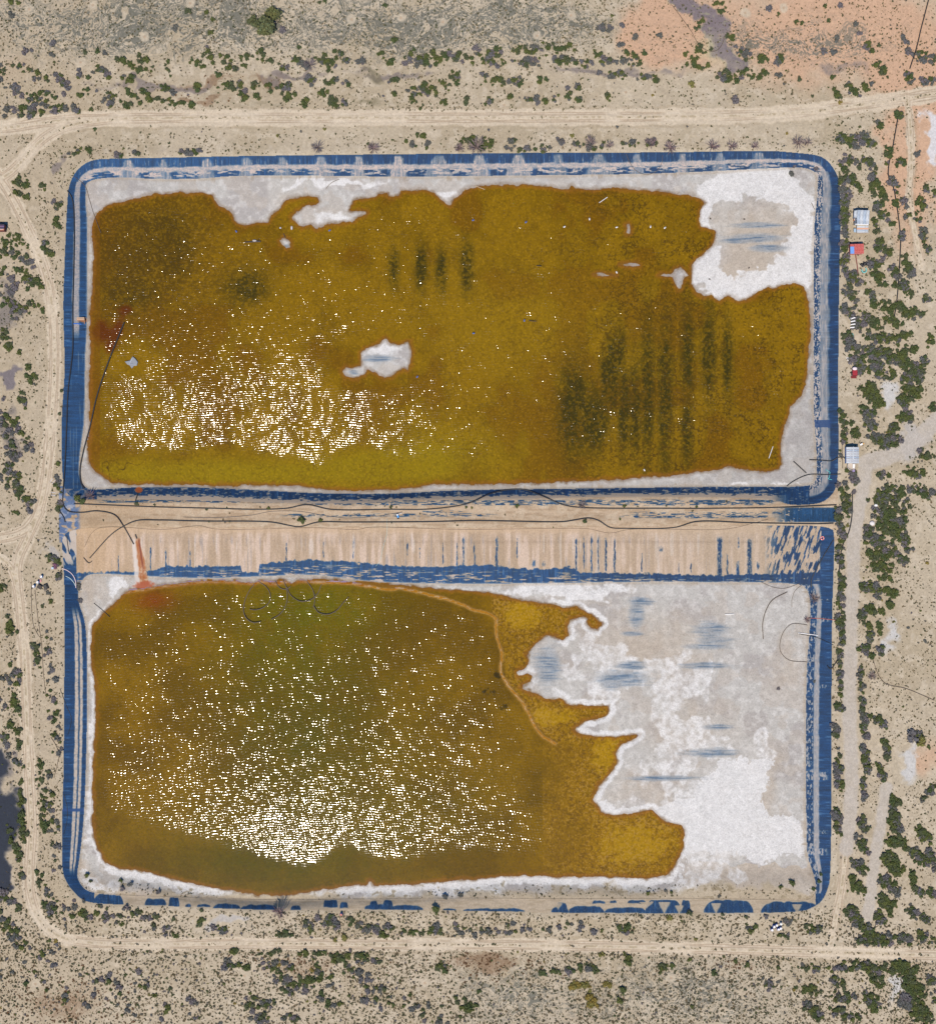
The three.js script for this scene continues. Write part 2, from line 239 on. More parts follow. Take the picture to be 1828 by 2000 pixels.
function bankColour(u, v, pond) {                          // the lined slopes
  const c = -(pond === 1 ? sC1 : sC2).at(u, v), t0 = Math.max(.01, (pond === 1 ? sT1 : sT2).at(u, v));
  const k = c / (c + t0), nz = fbm(u / 9, v / 9, 3), sp = vn(u * .55, v * .55) * .6 + vn(u * 1.1 + 7, v * 1.1) * .4;
  let cover = 0;                                           // how much silt and blown sand lies on the sheet
  if (pond === 1) {
    const right = u > 1580 && v > 335, left = u < 176 && v > 355 && v < 955, top = !left && !right && v < 400;
    if (top) {
      blue(u, v, u, v, .25 + .5 * ss(300, 900, u));
      const q = k + .1 * (nz - .5);
      let fan = 0;
      for (const x of FANS) { const w = (3 + 2.5 * vn(x, 3)) + 17 * k * (.5 + vn(x, 8)), m = Math.abs(u - x); if (m < w + 4) fan = Math.max(fan, ss(w + 3, w - 3, m + 8 * (nz - .5)) * ss(.02, .14, k) * (.5 + .5 * vn(x, 20))); }
      const h1 = fbm(u / 11, v / 2.6, 3), st = vn(u * .7, v * .05);
      cover = Math.max(fan * (.6 + .6 * st), ss(.4, .5, q) * ss(.74, .62, q) * (.72 + .5 * h1), ss(.6, .66, q) * ss(.96, .88, q) * ss(.46, .56, h1 + .25 * (vn(u / 26, 7) - .5)));
      cover = clamp(cover + .7 * ss(.72, .8, st) * ss(.05, .2, q) * ss(.5, .4, q) * vn(u * .3, v * .3));
      mix(sp * 20 + 196, 188, 176, cover * .92 * (.72 + .5 * sp));
    } else if (right) {
      blue(u, v, v, u, .9);
      const q = k + .07 * (nz - .5), h1 = fbm(u / 2.4, v / 10, 3), hx = vn(u * .9, v * .55);
      cover = Math.max(ss(.4, .47, q) * ss(.82, .7, q) * (.62 + .6 * (h1 - .3)), ss(.66, .75, q) * ss(.48, .56, .6 * h1 + .4 * hx));
      cover = Math.max(cover, ss(.35, .45, k + .16 * (fbm(4, v / 16, 2) - .5)) * ss(.8, .6, k) * .55);
      mix(200, 186, 176, clamp(cover) * .95);
      if (v > 820 && v < 835) mix(28, 64, 118, .8 * ss(.25, .4, k));
    } else if (left) {
      blue(u, v, v, u, .35);
      const q = k + .05 * (nz - .5), h1 = fbm(u / 2.5, v / 1.5, 2);
      const upper = ss(668, 640, v);
      cover = upper * ss(.34, .39, q) * ss(.7, .63, q) * (.8 + .5 * (h1 - .4));
      cover = Math.max(cover, .35 * ss(.7, .86, vn(u * .5, v * .02)) * ss(.3, .4, q) * (1 - upper), .5 * ss(.93, .98, q));
      mix(196, 182, 174, clamp(cover) * .95);
      mix(180, 112, 66, ss(.35, .8, blob(u, v, 163, 624, 14, 7) * (.5 + nz)) * .9);
    } else {
      blue(u, v, u, v, .8);
      const q = k + .2 * (nz - .5) + .12 * (fbm(u / 40, v / 3, 2) - .5), h1 = fbm(u / 7, v / 1.7, 3), big = ss(1500, 1545, u) * ss(1680, 1640, u);
      cover = (1 - big) * Math.max(ss(.5, .36, q) * ss(.4, .52, h1 + .6 * ss(.36, .05, q)), ss(.62, .7, h1) * .8);
      cover = Math.max(cover, ss(.66, .74, h1) * big * .5);
      mix(198, 178, 156, clamp(cover) * .96);
      if (u < 190 && v > 940) { blue(u, v, u, v, .45); mix(170, 150, 140, ss(.5, .66, fbm(u / 7, v / 5, 3)) * .7); }
    }
  } else {
    const north = v < 1141 && u > 150 && u < 1603, right = !north && u > 1560 && v < 1745, left = !north && u < 176;
    if (north && sC2.at(u, v) < 0) {
      sandBank(u, v);
      const bt = prof(BLUETOP, u) + 9 * (fbm(u / 6, v / 6 + 50, 3) - .5);
      let bl = ss(bt - 1, bt + 1.5, v) * (1 - .9 * ss(.56, .66, fbm(u / 14, v / 1.8, 3)) * ss(bt + 3, bt + 14, v));
      for (let i = 0; i < STREAKS.length; i += 4) { const m = Math.abs(u - STREAKS[i]); if (m < 12) bl = Math.max(bl, ss(STREAKS[i + 3], STREAKS[i + 3] * .3, m + 3 * (fbm(u / 2, v / 8, 2) - .5)) * ss(STREAKS[i + 1] - 2, STREAKS[i + 1] + 8, v + 10 * (sp - .5)) * ss(STREAKS[i + 2] + 3, STREAKS[i + 2] - 3, v) * (.35 + .65 * ss(.35, .5, fbm(u / 1.6, v / 3.5, 2)))); }
      const e = ss(1488, 1520, u + 14 * (nz - .5)); if (e > 0) bl = Math.max(bl, e * ss(.5, .58, fbm((u + .32 * (v - 1030)) / 3, v / 16, 3) + .1 * ss(1110, 1126, v)));
      if (u > 1590) bl = Math.max(bl, ss(0, 4, u - lerp(1597, 1612, ss(1070, 1040, v)) - 3 * nz));
      const [R, G, B] = [r, g, b]; blue(u, v, u, v, .35 + .5 * ss(1000, 1300, u)); const [x, y, z] = [r, g, b]; set(R, G, B); mix(x, y, z, bl);
      mix(196, 188, 186, ss(2, -1, sT2.at(u, v) - 1) * .5);
    } else if (left) {
      blue(u, v, v, u, .5);
      const q = k + .05 * (nz - .5), h1 = vn(u * .3, v * .42), lo = ss(1180, 1210, v) * ss(1712, 1690, v);
      cover = lo * ss(.44, .49, q) * ss(.84, .78, q) * (1 - .85 * ss(.05, .02, Math.abs(q - .655))) * (.74 + .4 * h1);
      if (v < 1130) cover = ss(.46, .56, fbm((u - .5 * v) / 10, (u + v) / 34, 3)) * ss(1122, 1090, v) * .95;
      mix(208, 192, 176, clamp(cover));
      mix(40, 78, 134, ss(1578, 1580, v) * ss(1586, 1584, v) * .9);
    } else if (right) {
      blue(u, v, v, u, .6);
      const q = k + .06 * (nz - .5), h1 = fbm(u / 2.4, v / 5, 3);
      cover = Math.max(ss(.46, .52, q) * ss(.74, .68, q) * (.78 + .4 * (h1 - .4)), ss(.7, .74, q) * ss(.56, .64, h1) * .8, .85 * ss(.86, .93, vn(3, v / 13)) * ss(.05, .3, q) * ss(.4, .6, h1));
      if (v < 1170) cover *= ss(.44, .6, q);
      mix(204, 190, 180, clamp(cover) * .95);
    } else {
      set(202, 184, 158); mul(.9 + .2 * sp); mix(178, 160, 132, ss(.5, .7, fbm(u / 16, v / 3, 3)) * .6);
      let bl = 0; const wob = 4 * (fbm(u / 10, 6, 2) - .5), w2 = 3 * (nz - .5);
      for (let i = 0; i < SOUTHBLUE.length; i += 4) { const [a, y0, y1, a1] = SOUTHBLUE.slice(i, i + 4); if (u > a - 6 && u < a1 + 6) { const arch = (y1 - y0) * .75 * Math.pow(Math.abs((u - (a + a1) / 2) / ((a1 - a) / 2 + .1)), 6); bl = Math.max(bl, ss(-1, 2, v - y0 - arch - wob) * ss(1.5, -1.5, v - y1 - w2) * ss(-2, 2, u - a + w2) * ss(2, -2, u - a1 + w2)); } }
      for (let i = 0; i < SANDTRI.length; i += 4) { const [x, y0, y1, w] = SANDTRI.slice(i, i + 4), f = clamp((y1 - v) / (y1 - y0)); if (v > y0 - 2 && v < y1 + 2) bl *= 1 - ss(2, -2, Math.abs(u - x) - w * (.15 + .85 * f) + w2) * .9; }
      if (u < 185 || u > 1592) bl = 1;
      const [R, G, B] = [r, g, b]; blue(u, v, u, v, .55); const [x, y, z] = [r, g, b]; set(R, G, B); mix(x, y, z, bl * (.8 + .25 * ss(.3, .4, sp)));
    }
  }
  rustAt(u, v);
}
function sandBank(u, v) {                                  // wind-blown sand over the long slope, rilled down the fall line
  const s1 = fbm(u / 7, v / 60, 3), s2 = vn(u * .33 + 50, v * .02), f = vn(u * .8, v * .8);
  set(190, 166, 141);
  mix(212, 189, 170, ss(.48, .66, s1) * .8); mix(168, 145, 118, ss(.5, .3, s1) * .6);
  mix(152, 146, 146, ss(.78, .9, s2) * .55 * ss(1040, 1060, v));
  mix(222, 214, 208, ss(.8, .9, vn(u * .21 + 9, v * .015)) * .4);
  mix(196, 168, 136, ss(1046, 1036, v) * .7);
  mix(196, 164, 126, ss(300, 180, u) * .6);
  mix(186, 168, 146, ss(1000, 1500, u) * .5);
  mul(.92 + .16 * f);
}
function crestColour(u, v) {                               // the sandy bank between the ponds
  const f = fbm(u / 30, v / 5, 4), n = fbm(u / 12, v / 9 + 8, 3), fine = vn(u * .8, v * .8);
  set(198, 176, 149); mix(176, 152, 124, ss(.46, .62, f) * .75); mix(212, 196, 172, ss(.5, .7, n) * .45);
  mix(180, 152, 118, ss(420, 180, u) * .45);
  const fl = (y, a, lo, hi) => ss(4, 1, Math.abs(v - y + 3 * (f - .5))) * ss(.5, .6, fbm(u / 9, v / 1.4 + y, 3) + a) * ss(lo - 20, lo + 20, u) * ss(hi + 20, hi - 20, u);
  let bl = Math.max(fl(1006, .0, 560, 960), fl(1000, -.04, 820, 900), fl(1009, .02, 1220, 1500), fl(1003, .0, 1240, 1600), fl(984, .04, 600, 1500), fl(979, .08, 200, 1520));
  bl = Math.max(bl, ss(1500, 1550, u + 26 * (n - .5)) * ss(990, 993, v) * ss(1021, 1018, v) * ss(.3, .4, fbm(u / 5, v / 2.4, 3) + .2 * ss(1530, 1580, u)));
  const R = r, G = g, B = b; blue(u, v, u, v, .7); const x = r, y = g, z = b; set(R, G, B); mix(x, y, z, bl * .9);
  if (u < 165) { const l = ss(162, 152, u + 4 * n) * ss(.34, .52, fbm(u / 9, v / 7, 3)); mix(82, 112, 160, l * .85); mix(206, 198, 194, ss(.6, .7, n) * .5 * ss(162, 150, u)); }
  mul(.92 + .16 * fine);
}
const BLUE_SEEP = [1215,1325,46,15,1195,1336,22,9,1243,1198,14,26,1252,1175,22,8,1235,1238,20,4,1380,1263,42,5,1395,1250,30,8,1378,1300,44,6,1390,1230,30,14,1392,1470,46,8,1400,1420,26,5,1290,1520,60,5,1232,1300,26,8,1480,440,44,5,1475,465,50,8,1500,485,34,7,1440,470,30,5,1070,1300,22,34,740,700,28,7,690,727,9,5,560,482,8,5];
function saltColour(u, v, pond) {
  const n = fbm(u / 46, v / 46 + 3, 4), f = fbm(u / 8, v / 8, 3), fine = vn(u * 1.1, v * 1.1), st = fbm(u / 26, v / 2.2, 3), d = (pond === 1 ? sW1 : sW2).at(u, v), t = -(pond === 1 ? sT1 : sT2).at(u, v);
  const U = u, V = v; u += 70 * (fbm(u / 40 + 3, v / 40, 4) - .5); v += 56 * (fbm(u / 40 + 60, v / 40 + 8, 4) - .5);
  set(205, 202, 196);
  mix(184, 178, 174, ss(.5, .66, n) * .7); mix(224, 222, 218, ss(.52, .7, f) * .45); mix(196, 186, 174, ss(.54, .64, fbm(U / 30 + 40, V / 30, 3)) * .5);
  let white = 0, tan = 0, grey = 0;
  if (pond === 1) {
    tan = 1.15 * blob(u, v, 1478, 470, 78, 72) + .9 * blob(u, v, 1440, 540, 60, 26) + .6 * blob(u, v, 560, 392, 40, 26) + .6 * blob(u, v, 640, 420, 30, 14);
    white = ss(8, 26, 46 - Math.abs(Math.hypot((u - 1465) / 1.05, (v - 460) / 1.1) - 105) + 26 * (n - .5)) * (u > 1330 && v < 600 ? 1 : 0) * (u > 1500 || v < 400 || u < 1420 || v > 540 ? 1 : .3);
    white = Math.max(white, blob(u, v, 640, 356, 110, 10), blob(u, v, 740, 680, 70, 40) * .7, blob(u, v, 640, 425, 60, 18) * .7, blob(u, v, 880, 378, 40, 14) * .8, .7 * blob(u, v, 1460, 950, 180, 5));
    grey = ss(1545, 1565, u) * ss(560, 640, v) * .6 + .6 * blob(u, v, 280, 362, 120, 22) + .5 * blob(u, v, 1000, 352, 160, 9) + .4 * ss(600, 900, v);
  } else {
    const wp = sWhite.at(u, v) + 22 * (f - .5) + 14 * (fbm(u / 3.5, v / 3.5, 2) - .5);
    white = Math.max(ss(4, -6, wp), blob(u, v, 1110, 1150, 120, 17) * (u > 800 ? 1.2 : 0) * (.6 + .7 * f), blob(u, v, 232, 1146, 30, 20), ss(.45, .6, fbm(u / 60 + 3, v / 60, 3) * ss(1560, 1480, u) * ss(1180, 1280, v)) * .5);
    white = Math.max(white, ss(26, 8, d) * ss(1690, 1705, v) * ss(1330, 1300, u) * (.75 + .5 * (f - .3)), .8 * ss(22, 4, d) * ss(1050, 1100, u) * ss(1700, 1650, v), .6 * ss(14, 5, d) * ss(250, 200, u));
    tan = (.9 * blob(u, v, 1260, 1260, 120, 60) + .7 * blob(u, v, 1350, 1430, 90, 60) + .8 * blob(u, v, 1500, 1560, 26, 90) + .7 * blob(u, v, 1240, 1540, 70, 30) + .8 * blob(u, v, 1390, 1665, 50, 14) + .6 * blob(u, v, 1540, 1300, 30, 60) + .6 * blob(u, v, 1460, 1500, 26, 14)) * (1 - .8 * ss(2, -6, wp));
    if (v > 1690) { tan = Math.max(tan, ss(20, 44, d + 12 * (n - .5)) * .95, ss(1700, 1730, v) * ss(1440, 1500, u) * .8); }
    if (u < 240 && v < 1240) tan = Math.max(tan, .8 * blob(u, v, 172, 1170, 22, 60));
  }
  mix(202, 188, 170, clamp(tan * (.45 + 1.1 * n)) * .85); mix(172, 168, 164, clamp(grey) * .5 * (.5 + n));
  mix(240, 239, 237, ss(.3, .62, white + .3 * (f - .5)) * (.78 + .25 * fine) * .95);
  if (pond === 2 && v > 1725) mix(196, 180, 152, ss(3, 18, v - lerp(1735, 1722, ss(1000, 1400, u)) + 10 * (n - .5)) * .85);
  if (pond === 2 && v > 1715) { mix(140, 126, 98, ss(.56, .68, f + .3 * (fbm(u / 3, v / 3, 2) - .5)) * .7 * ss(10, 3, Math.abs(v - 1742 - 10 * (n - .5)))); }
  u = U; v = V;
  let seep = 0; for (let i = 0; i < BLUE_SEEP.length; i += 4) { const dx = (u - BLUE_SEEP[i]) / BLUE_SEEP[i + 2], dy = (v - BLUE_SEEP[i + 1]) / BLUE_SEEP[i + 3]; if (dx * dx + dy * dy < 4) seep = Math.max(seep, Math.exp(-dx * dx - dy * dy)); }
  if (seep > .05) { mix(186, 186, 184, ss(.1, .4, seep) * .5); mix(150, 160, 170, ss(.15, .7, seep) * .55 * (.5 + n)); mix(104, 128, 152, ss(.42, .66, st + .2 * (seep - .6)) * seep * .5); mix(70, 102, 136, ss(.54, .74, st + .15 * (seep - .7)) * seep * .5); }
  // rills down the rim from the liner, wrack and wet margin by the water
  mix(150, 132, 108, ss(.74, .86, vn((pond === 1 && u > 200 && u < 1500 ? u : v) * .16, 2)) * ss(14, 4, t) * .45 * ss(.4, .6, f));
  mix(182, 164, 140, ss(7, 2, t + 6 * (n - .5)) * .4);
  const wet = (pond === 1 ? 8 : 6) + 12 * (fbm(u / 24, v / 24 + 60, 3) - .5);
  mix(156, 140, 124, ss(wet, 1, d) * .7 * (pond === 1 || v < 1240 ? 1 : .6) * (u > 1330 && pond === 1 && v < 600 ? .7 : 1));
  mix(128, 98, 60, ss(3.5, 0, d + 5 * (f - .5)) * .55 * ss(.35, .6, fbm(u / 18, v / 18 + 5, 2)));
  mul(.9 + .14 * fine + .1 * (f - .5));
  if (pond === 2 || (u > 1300)) mul(1 - .07 * ss(.62, .8, vn(u * .6, v * .6)));
  rustAt(u, v);
}
const WHITEP = chaikin(pairs([1190,1600,1160,1570,1175,1545,1210,1590,1280,1575,1340,1545,1400,1505,1430,1480,1470,1476,1495,1495,1498,1560,1510,1610,1560,1580,1570,1640,1540,1680,1480,1690,1460,1665,1420,1660,1370,1665,1320,1710,1300,1712,1335,1660,1330,1612,1290,1590,1250,1590]), true, 2);
const sWhite = new Raster(60).run((u, v) => sdPoly(WHITEP, u, v), ...bounds(WHITEP, 60));
const DARKBARS = [770,520,9,36,822,522,11,42,862,528,10,40,912,520,12,48,1196,730,14,80,1218,790,12,90,1240,800,12,90,1264,760,13,130,1299,770,14,140,1342,690,13,80,1342,840,11,60,1384,690,14,90,1420,700,10,70,1180,740,8,50,1120,800,30,90,1160,820,30,60,1210,680,10,40,260,500,70,55,330,480,45,70,250,560,60,40,300,440,70,30,480,560,40,30];
function bedColour(u, v, pond) {
  const n = fbm(u / 70, v / 70 + 11, 4), f = fbm(u / 7, v / 7, 3), fine = fbm(u / 2.4, v / 2.4 + 5, 2), d = -(pond === 1 ? sW1 : sW2).at(u, v);
  if (pond === 1) {
    set(126, 96, 2);
    mix(144, 110, 6, ss(.48, .64, n) * .7); mix(116, 80, 2, ss(.5, .36, n) * .7);
    mix(148, 126, 10, clamp(1.2 * blob(u, v, 420, 925, 330, 34) + .7 * blob(u, v, 850, 880, 160, 60) + .8 * blob(u, v, 760, 910, 120, 30)) * .9);
    mix(146, 116, 12, .6 * blob(u, v, 1000, 640, 200, 120));
    let dk = 0; for (let i = 0; i < DARKBARS.length; i += 4) { const dx = (u + 5 * (n - .5) - DARKBARS[i]) / DARKBARS[i + 2], dy = (v - DARKBARS[i + 1]) / DARKBARS[i + 3]; const q = dx * dx + dy * dy; if (q < 5) dk = Math.max(dk, Math.exp(-q)); }
    dk = clamp(dk * 1.15 * (.55 + .9 * fbm(u / 13 + 20, v / 22, 3))); const cell = fbm(u / 4.2, v / 4.2 + 40, 3);
    mix(54, 50, 10, dk * .9 * (.5 + .8 * ss(.36, .56, cell)));
    const west = ss(620, 200, u) * ss(700, 520, v), grit = fbm(u / 3.4 + 9, v / 3.4, 2);
    mix(74, 56, 8, west * .7 * ss(.38, .58, cell)); mix(112, 76, 8, west * .4);
    // algae clots and veins
    const vein = Math.abs(fbm(u / 9 + 70, v / 9, 3) - .5);
    const east = ss(1000, 1300, u);
    mix(78, 58, 10, ss(.06, .015, vein) * (.3 + .6 * east) * ss(.38, .6, fbm(u / 40, v / 40 + 77, 2)));
    mix(76, 58, 8, ss(.58, .74, grit) * (.2 + .3 * east)); mix(176, 138, 34, ss(.64, .78, fine) * .3);
    mix(92, 36, 6, ss(.25, .95, (blob(u, v, 203, 650, 30, 30) + .9 * blob(u + .35 * (v - 640), v, 232, 645, 11, 44) + .7 * blob(u, v, 246, 606, 22, 10)) * (.3 + 1.3 * fbm(u / 18, v / 18 + 60, 4))) * .8);
    mix(70, 52, 16, ss(.03, .008, Math.abs(fbm(u / 16 + 5, v / 16, 2) - .5)) * ss(.3, .6, blob(u, v, 225, 915, 60, 34)) * .8);
    if (u < 196) mix(120, 76, 10, .5);
  } else {
    set(122, 90, 2);
    mix(96, 70, 2, ss(.5, .36, n) * .6); mix(142, 106, 4, ss(.52, .66, n) * .6);
    const eastBed = ss(-4, 6, u - prof([960,1200,968,1230,982,1290,990,1340,1018,1369,1045,1420,1085,1455].reduce((o, x, i, a) => { if (i % 2) o.push(x, a[i - 1]); return o; }, []), v));
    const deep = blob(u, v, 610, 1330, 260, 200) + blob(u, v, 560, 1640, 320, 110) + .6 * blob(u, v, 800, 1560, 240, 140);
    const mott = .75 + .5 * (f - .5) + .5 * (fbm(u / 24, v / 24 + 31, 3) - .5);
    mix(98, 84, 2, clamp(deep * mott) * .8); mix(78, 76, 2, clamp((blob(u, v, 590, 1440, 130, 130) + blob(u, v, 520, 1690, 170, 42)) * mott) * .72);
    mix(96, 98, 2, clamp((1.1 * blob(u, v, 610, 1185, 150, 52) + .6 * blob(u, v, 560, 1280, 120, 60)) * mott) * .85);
    mix(96, 72, 6, .6 * blob(u, v, 860, 1230, 110, 60) * mott);
    if (v < 1452 && u > 940 || u > 1060) {
      const e = v < 1452 ? eastBed : ss(990, 1170, u + 120 * (fbm(u / 60, v / 60 + 3, 3) - .5));
      mix(156, 116, 8, e * .85); const vein = Math.abs(fbm(u / 6 + 70, v / 6, 3) - .5);
      mix(96, 68, 16, ss(.09, .02, vein) * e * .75); mix(188, 148, 8, ss(.4, .7, (blob(u, v, 1020, 1203, 34, 26) + .8 * blob(u, v, 1190, 1470, 40, 50) + .8 * blob(u, v, 1080, 1400, 50, 20) + .7 * blob(u, v, 1240, 1650, 90, 46) + .4 * n) * (.4 + f)) * .6 * e);
      mix(176, 140, 92, e * ss(.55, .7, fine + .3 * (n - .5)) * .5);
    }
    mix(66, 52, 6, ss(.62, .76, fbm(u / 3.6 + 9, v / 3.6, 2)) * .22); mix(160, 122, 14, ss(.66, .8, fine) * .2 * (1 - clamp(deep)));
    mix(128, 56, 10, .7 * blob(u, v, 300, 1172, 40, 20) * (.5 + f));
    mix(40, 34, 12, ss(.3, .6, (blob(u, v, 975, 1318, 11, 7) + .6 * blob(u, v, 985, 1380, 16, 12) + .5 * blob(u, v, 950, 1350, 30, 16)) * (.2 + 1.4 * f)) * .8);
    const bm = sB2.at(u, v); mix(222, 204, 178, ss(3.6, 1.6, bm) * .95); mix(150, 112, 60, ss(7, 3, bm) * .5);
  }
  mix(150, 96, 36, ss(10, 2, d + 5 * (f - .5)) * .6); mix(120, 82, 40, ss(4, 0, d) * .6);
  mul(.92 + .16 * fine);
}
const TO_LIN = new Float32Array(256), TO_S = (x) => x <= .0031308 ? x * 12.92 : 1.055 * Math.pow(x, 1 / 2.4) - .055;
for (let i = 0; i < 256; i++) { const c = i / 255; TO_LIN[i] = c <= .04045 ? c / 12.92 : Math.pow((c + .055) / 1.055, 2.4); }
const ENC = new Uint8Array(4097); for (let i = 0; i <= 4096; i++) ENC[i] = Math.round(255 * TO_S(i / 4096));
const siteMap = (() => {
  const px = new Uint8Array(TS * TS * 4);
  for (let j = 0; j < TS; j++) for (let i = 0; i < TS; i++) {
    const x = ((i + .5) / TS * 2 - 1) * MX / S, z = ((j + .5) / TS * 2 - 1) * MZ / S;
    let u = CU + x, v = CV + z;
    for (let k = 0; k < 2; k++) { const q = 1 / (1 - H(u, v) / CAMH); u = CU + x * q; v = CV + z * q; }
    const a = sC1.at(u, v), c = sC2.at(u, v); let wet = 0;
    if (a < 0) { if (sT1.at(u, v) > 0) bankColour(u, v, 1); else if (sW1.at(u, v) > 0) saltColour(u, v, 1); else { bedColour(u, v, 1); wet = 1; } }
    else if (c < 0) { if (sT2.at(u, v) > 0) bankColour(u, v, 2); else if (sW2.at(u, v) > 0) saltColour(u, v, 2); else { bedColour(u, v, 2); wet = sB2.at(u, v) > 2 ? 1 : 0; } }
    else if (u > 116 && u < 1636 && v > 950 && v < 1060) crestColour(u, v);
    else groundColour(u, v);
    const k = (j * TS + i) * 4, L = [r, g, b];
    for (let m = 0; m < 3; m++) { let l = TO_LIN[clamp(Math.round(L[m]), 0, 255)] / LIT; if (wet) l /= TINT[m] * TINT[m]; px[k + m] = ENC[Math.min(4096, Math.round(Math.min(.86, l) * 4096))]; }
    px[k + 3] = 255;
  }
  const t = new THREE.DataTexture(px, TS, TS, THREE.RGBAFormat);
  t.colorSpace = THREE.SRGBColorSpace; t.magFilter = THREE.LinearFilter; t.minFilter = THREE.LinearMipmapLinearFilter; t.generateMipmaps = true; t.needsUpdate = true;
  return t;
})();
lap('map');
function grainTexture(n, f, seed) {                        // tileable grain, used as relief
  const px = new Uint8Array(n * n * 4), o = seed * 13;
  for (let j = 0; j < n; j++) for (let i = 0; i < n; i++) {
    let s = 0, a = .5; for (let k = 0, q = f; k < 4; k++, q *= 2, a *= .5) { const m = n / q, x0 = Math.floor(i / m), y0 = Math.floor(j / m), fx = i / m - x0, fy = j / m - y0, w = (x, y) => NT[(((y % q) + o) & 255) << 8 | (((x % q) + o + k * 31) & 255)], sx = fx * fx * (3 - 2 * fx), sy = fy * fy * (3 - 2 * fy); s += a * lerp(lerp(w(x0, y0), w(x0 + 1, y0), sx), lerp(w(x0, y0 + 1), w(x0 + 1, y0 + 1), sx), sy); }
    px.fill(clamp(s) * 255, (j * n + i) * 4, (j * n + i) * 4 + 3); px[(j * n + i) * 4 + 3] = 255;
  }
  const t = new THREE.DataTexture(px, n, n); t.wrapS = t.wrapT = THREE.RepeatWrapping; t.magFilter = THREE.LinearFilter; t.needsUpdate = true; return t;
}
const grain = grainTexture(512, 16, 1);
const siteGrain = grain.clone(); siteGrain.repeat.set(2 * MX / 14, 2 * MZ / 14);
const mSite = new THREE.MeshStandardMaterial({ map: siteMap, roughness: 1, bumpMap: siteGrain, bumpScale: .06, name: 'sandy_ground' });
const mLiner = new THREE.MeshStandardMaterial({ map: siteMap, roughness: .8, bumpMap: siteGrain, bumpScale: .04, name: 'pond_liner' });
const mSalt = new THREE.MeshStandardMaterial({ map: siteMap, roughness: .9, bumpMap: siteGrain, bumpScale: .07, name: 'salt_and_mud' });
const mWater = new THREE.MeshPhysicalMaterial({ color: new THREE.Color().setRGB(...TINT), transmission: 1, thickness: 0, roughness: .1, ior: 1.34, name: 'brine' });

// ---------------------------------------------------------------- sheets cut to an outline
function sheet(name, cut, height, step, u0, v0, u1, v1, material, label) {
  const nx = Math.ceil((u1 - u0) / step), nz = Math.ceil((v1 - v0) / step), N = nx + 1, pos = [], nor = [], uv = [], idx = [], id = new Int32Array(N * (nz + 1)).fill(-1), cv = new Float32Array(N * (nz + 1)), hv = new Float32Array(N * (nz + 1)).fill(NaN);
  for (let j = 0; j <= nz; j++) for (let i = 0; i <= nx; i++) cv[j * N + i] = cut(u0 + i * step, v0 + j * step);
  const hAt = (i, j) => { const k = j * N + i; return hv[k] === hv[k] ? hv[k] : (hv[k] = height(u0 + i * step, v0 + j * step)); };
  const node = (i, j) => {
    const a = Math.max(i - 1, 0), b2 = Math.min(i + 1, nx), c = Math.max(j - 1, 0), d = Math.min(j + 1, nz);
    return [u0 + i * step, v0 + j * step, hAt(i, j), (hAt(b2, j) - hAt(a, j)) / ((b2 - a) * step * S), (hAt(i, d) - hAt(i, c)) / ((d - c) * step * S)];
  };
  const put = ([u, v, y, hx, hz]) => {
    const x = (u - CU) * S * (1 - y / CAMH), z = (v - CV) * S * (1 - y / CAMH), q = Math.sqrt(hx * hx + 1 + hz * hz);
    pos.push(x, y, z); nor.push(-hx / q, 1 / q, -hz / q); uv.push((x + MX) / (2 * MX), (z + MZ) / (2 * MZ));
    return pos.length / 3 - 1;
  };
  const at = (i, j) => { const k = j * N + i; return id[k] < 0 ? (id[k] = put(node(i, j))) : id[k]; };
  for (let j = 0; j < nz; j++) for (let i = 0; i < nx; i++) {
    const k = j * N + i, c0 = cv[k], c1 = cv[k + N], c2 = cv[k + N + 1], c3 = cv[k + 1];
    if (c0 >= 0 && c1 >= 0 && c2 >= 0 && c3 >= 0) continue;
    if (c0 < 0 && c1 < 0 && c2 < 0 && c3 < 0) { const a = at(i, j), d = at(i + 1, j + 1); idx.push(a, at(i, j + 1), d, a, d, at(i + 1, j)); continue; }
    const q = [[i, j], [i, j + 1], [i + 1, j + 1], [i + 1, j]], c = [c0, c1, c2, c3], out = [];
    for (let e = 0; e < 4; e++) {
      const m = (e + 1) % 4;
      if (c[e] < 0) out.push(at(...q[e]));
      if ((c[e] < 0) !== (c[m] < 0)) { const t = c[e] / (c[e] - c[m]), A = node(...q[e]), B = node(...q[m]); out.push(put(A.map((x, w) => lerp(x, B[w], t)))); }
    }
    for (let e = 1; e + 1 < out.length; e++) idx.push(out[0], out[e], out[e + 1]);
  }
  const geo = new THREE.BufferGeometry();
  geo.setAttribute('position', new THREE.Float32BufferAttribute(pos, 3)); geo.setAttribute('normal', new THREE.Float32BufferAttribute(nor, 3)); geo.setAttribute('uv', new THREE.Float32BufferAttribute(uv, 2)); geo.setIndex(idx);
  const m = new THREE.Mesh(geo, material); m.name = name; m.castShadow = m.receiveShadow = true; m.userData.kind = 'structure'; if (label) m.userData.label = label;
  scene.add(m); return m;
}
const ragged = (u, v) => 2.2 * (fbm(u / 5, v / 5, 3) - .5) * 2;
const onRoad = (u, v) => Math.min(roadD.at(u, v) + 4 * (fbm(u / 16, v / 16 + 4, 2) - .5), 60);
sheet('ground', (u, v) => -Math.min(sC1.at(u, v) + 9, sC2.at(u, v) + 9), (u, v) => H(u, v) - .09 * ss(-2, -7, Math.min(onRoad(u, v), gravD.at(u, v))) - .06 * ss(-3, -8, Math.min(sC1.at(u, v), sC2.at(u, v))), 5, -44, -46, 1872, 2046, mSite, 'pale sandy desert ground with scattered scrub');
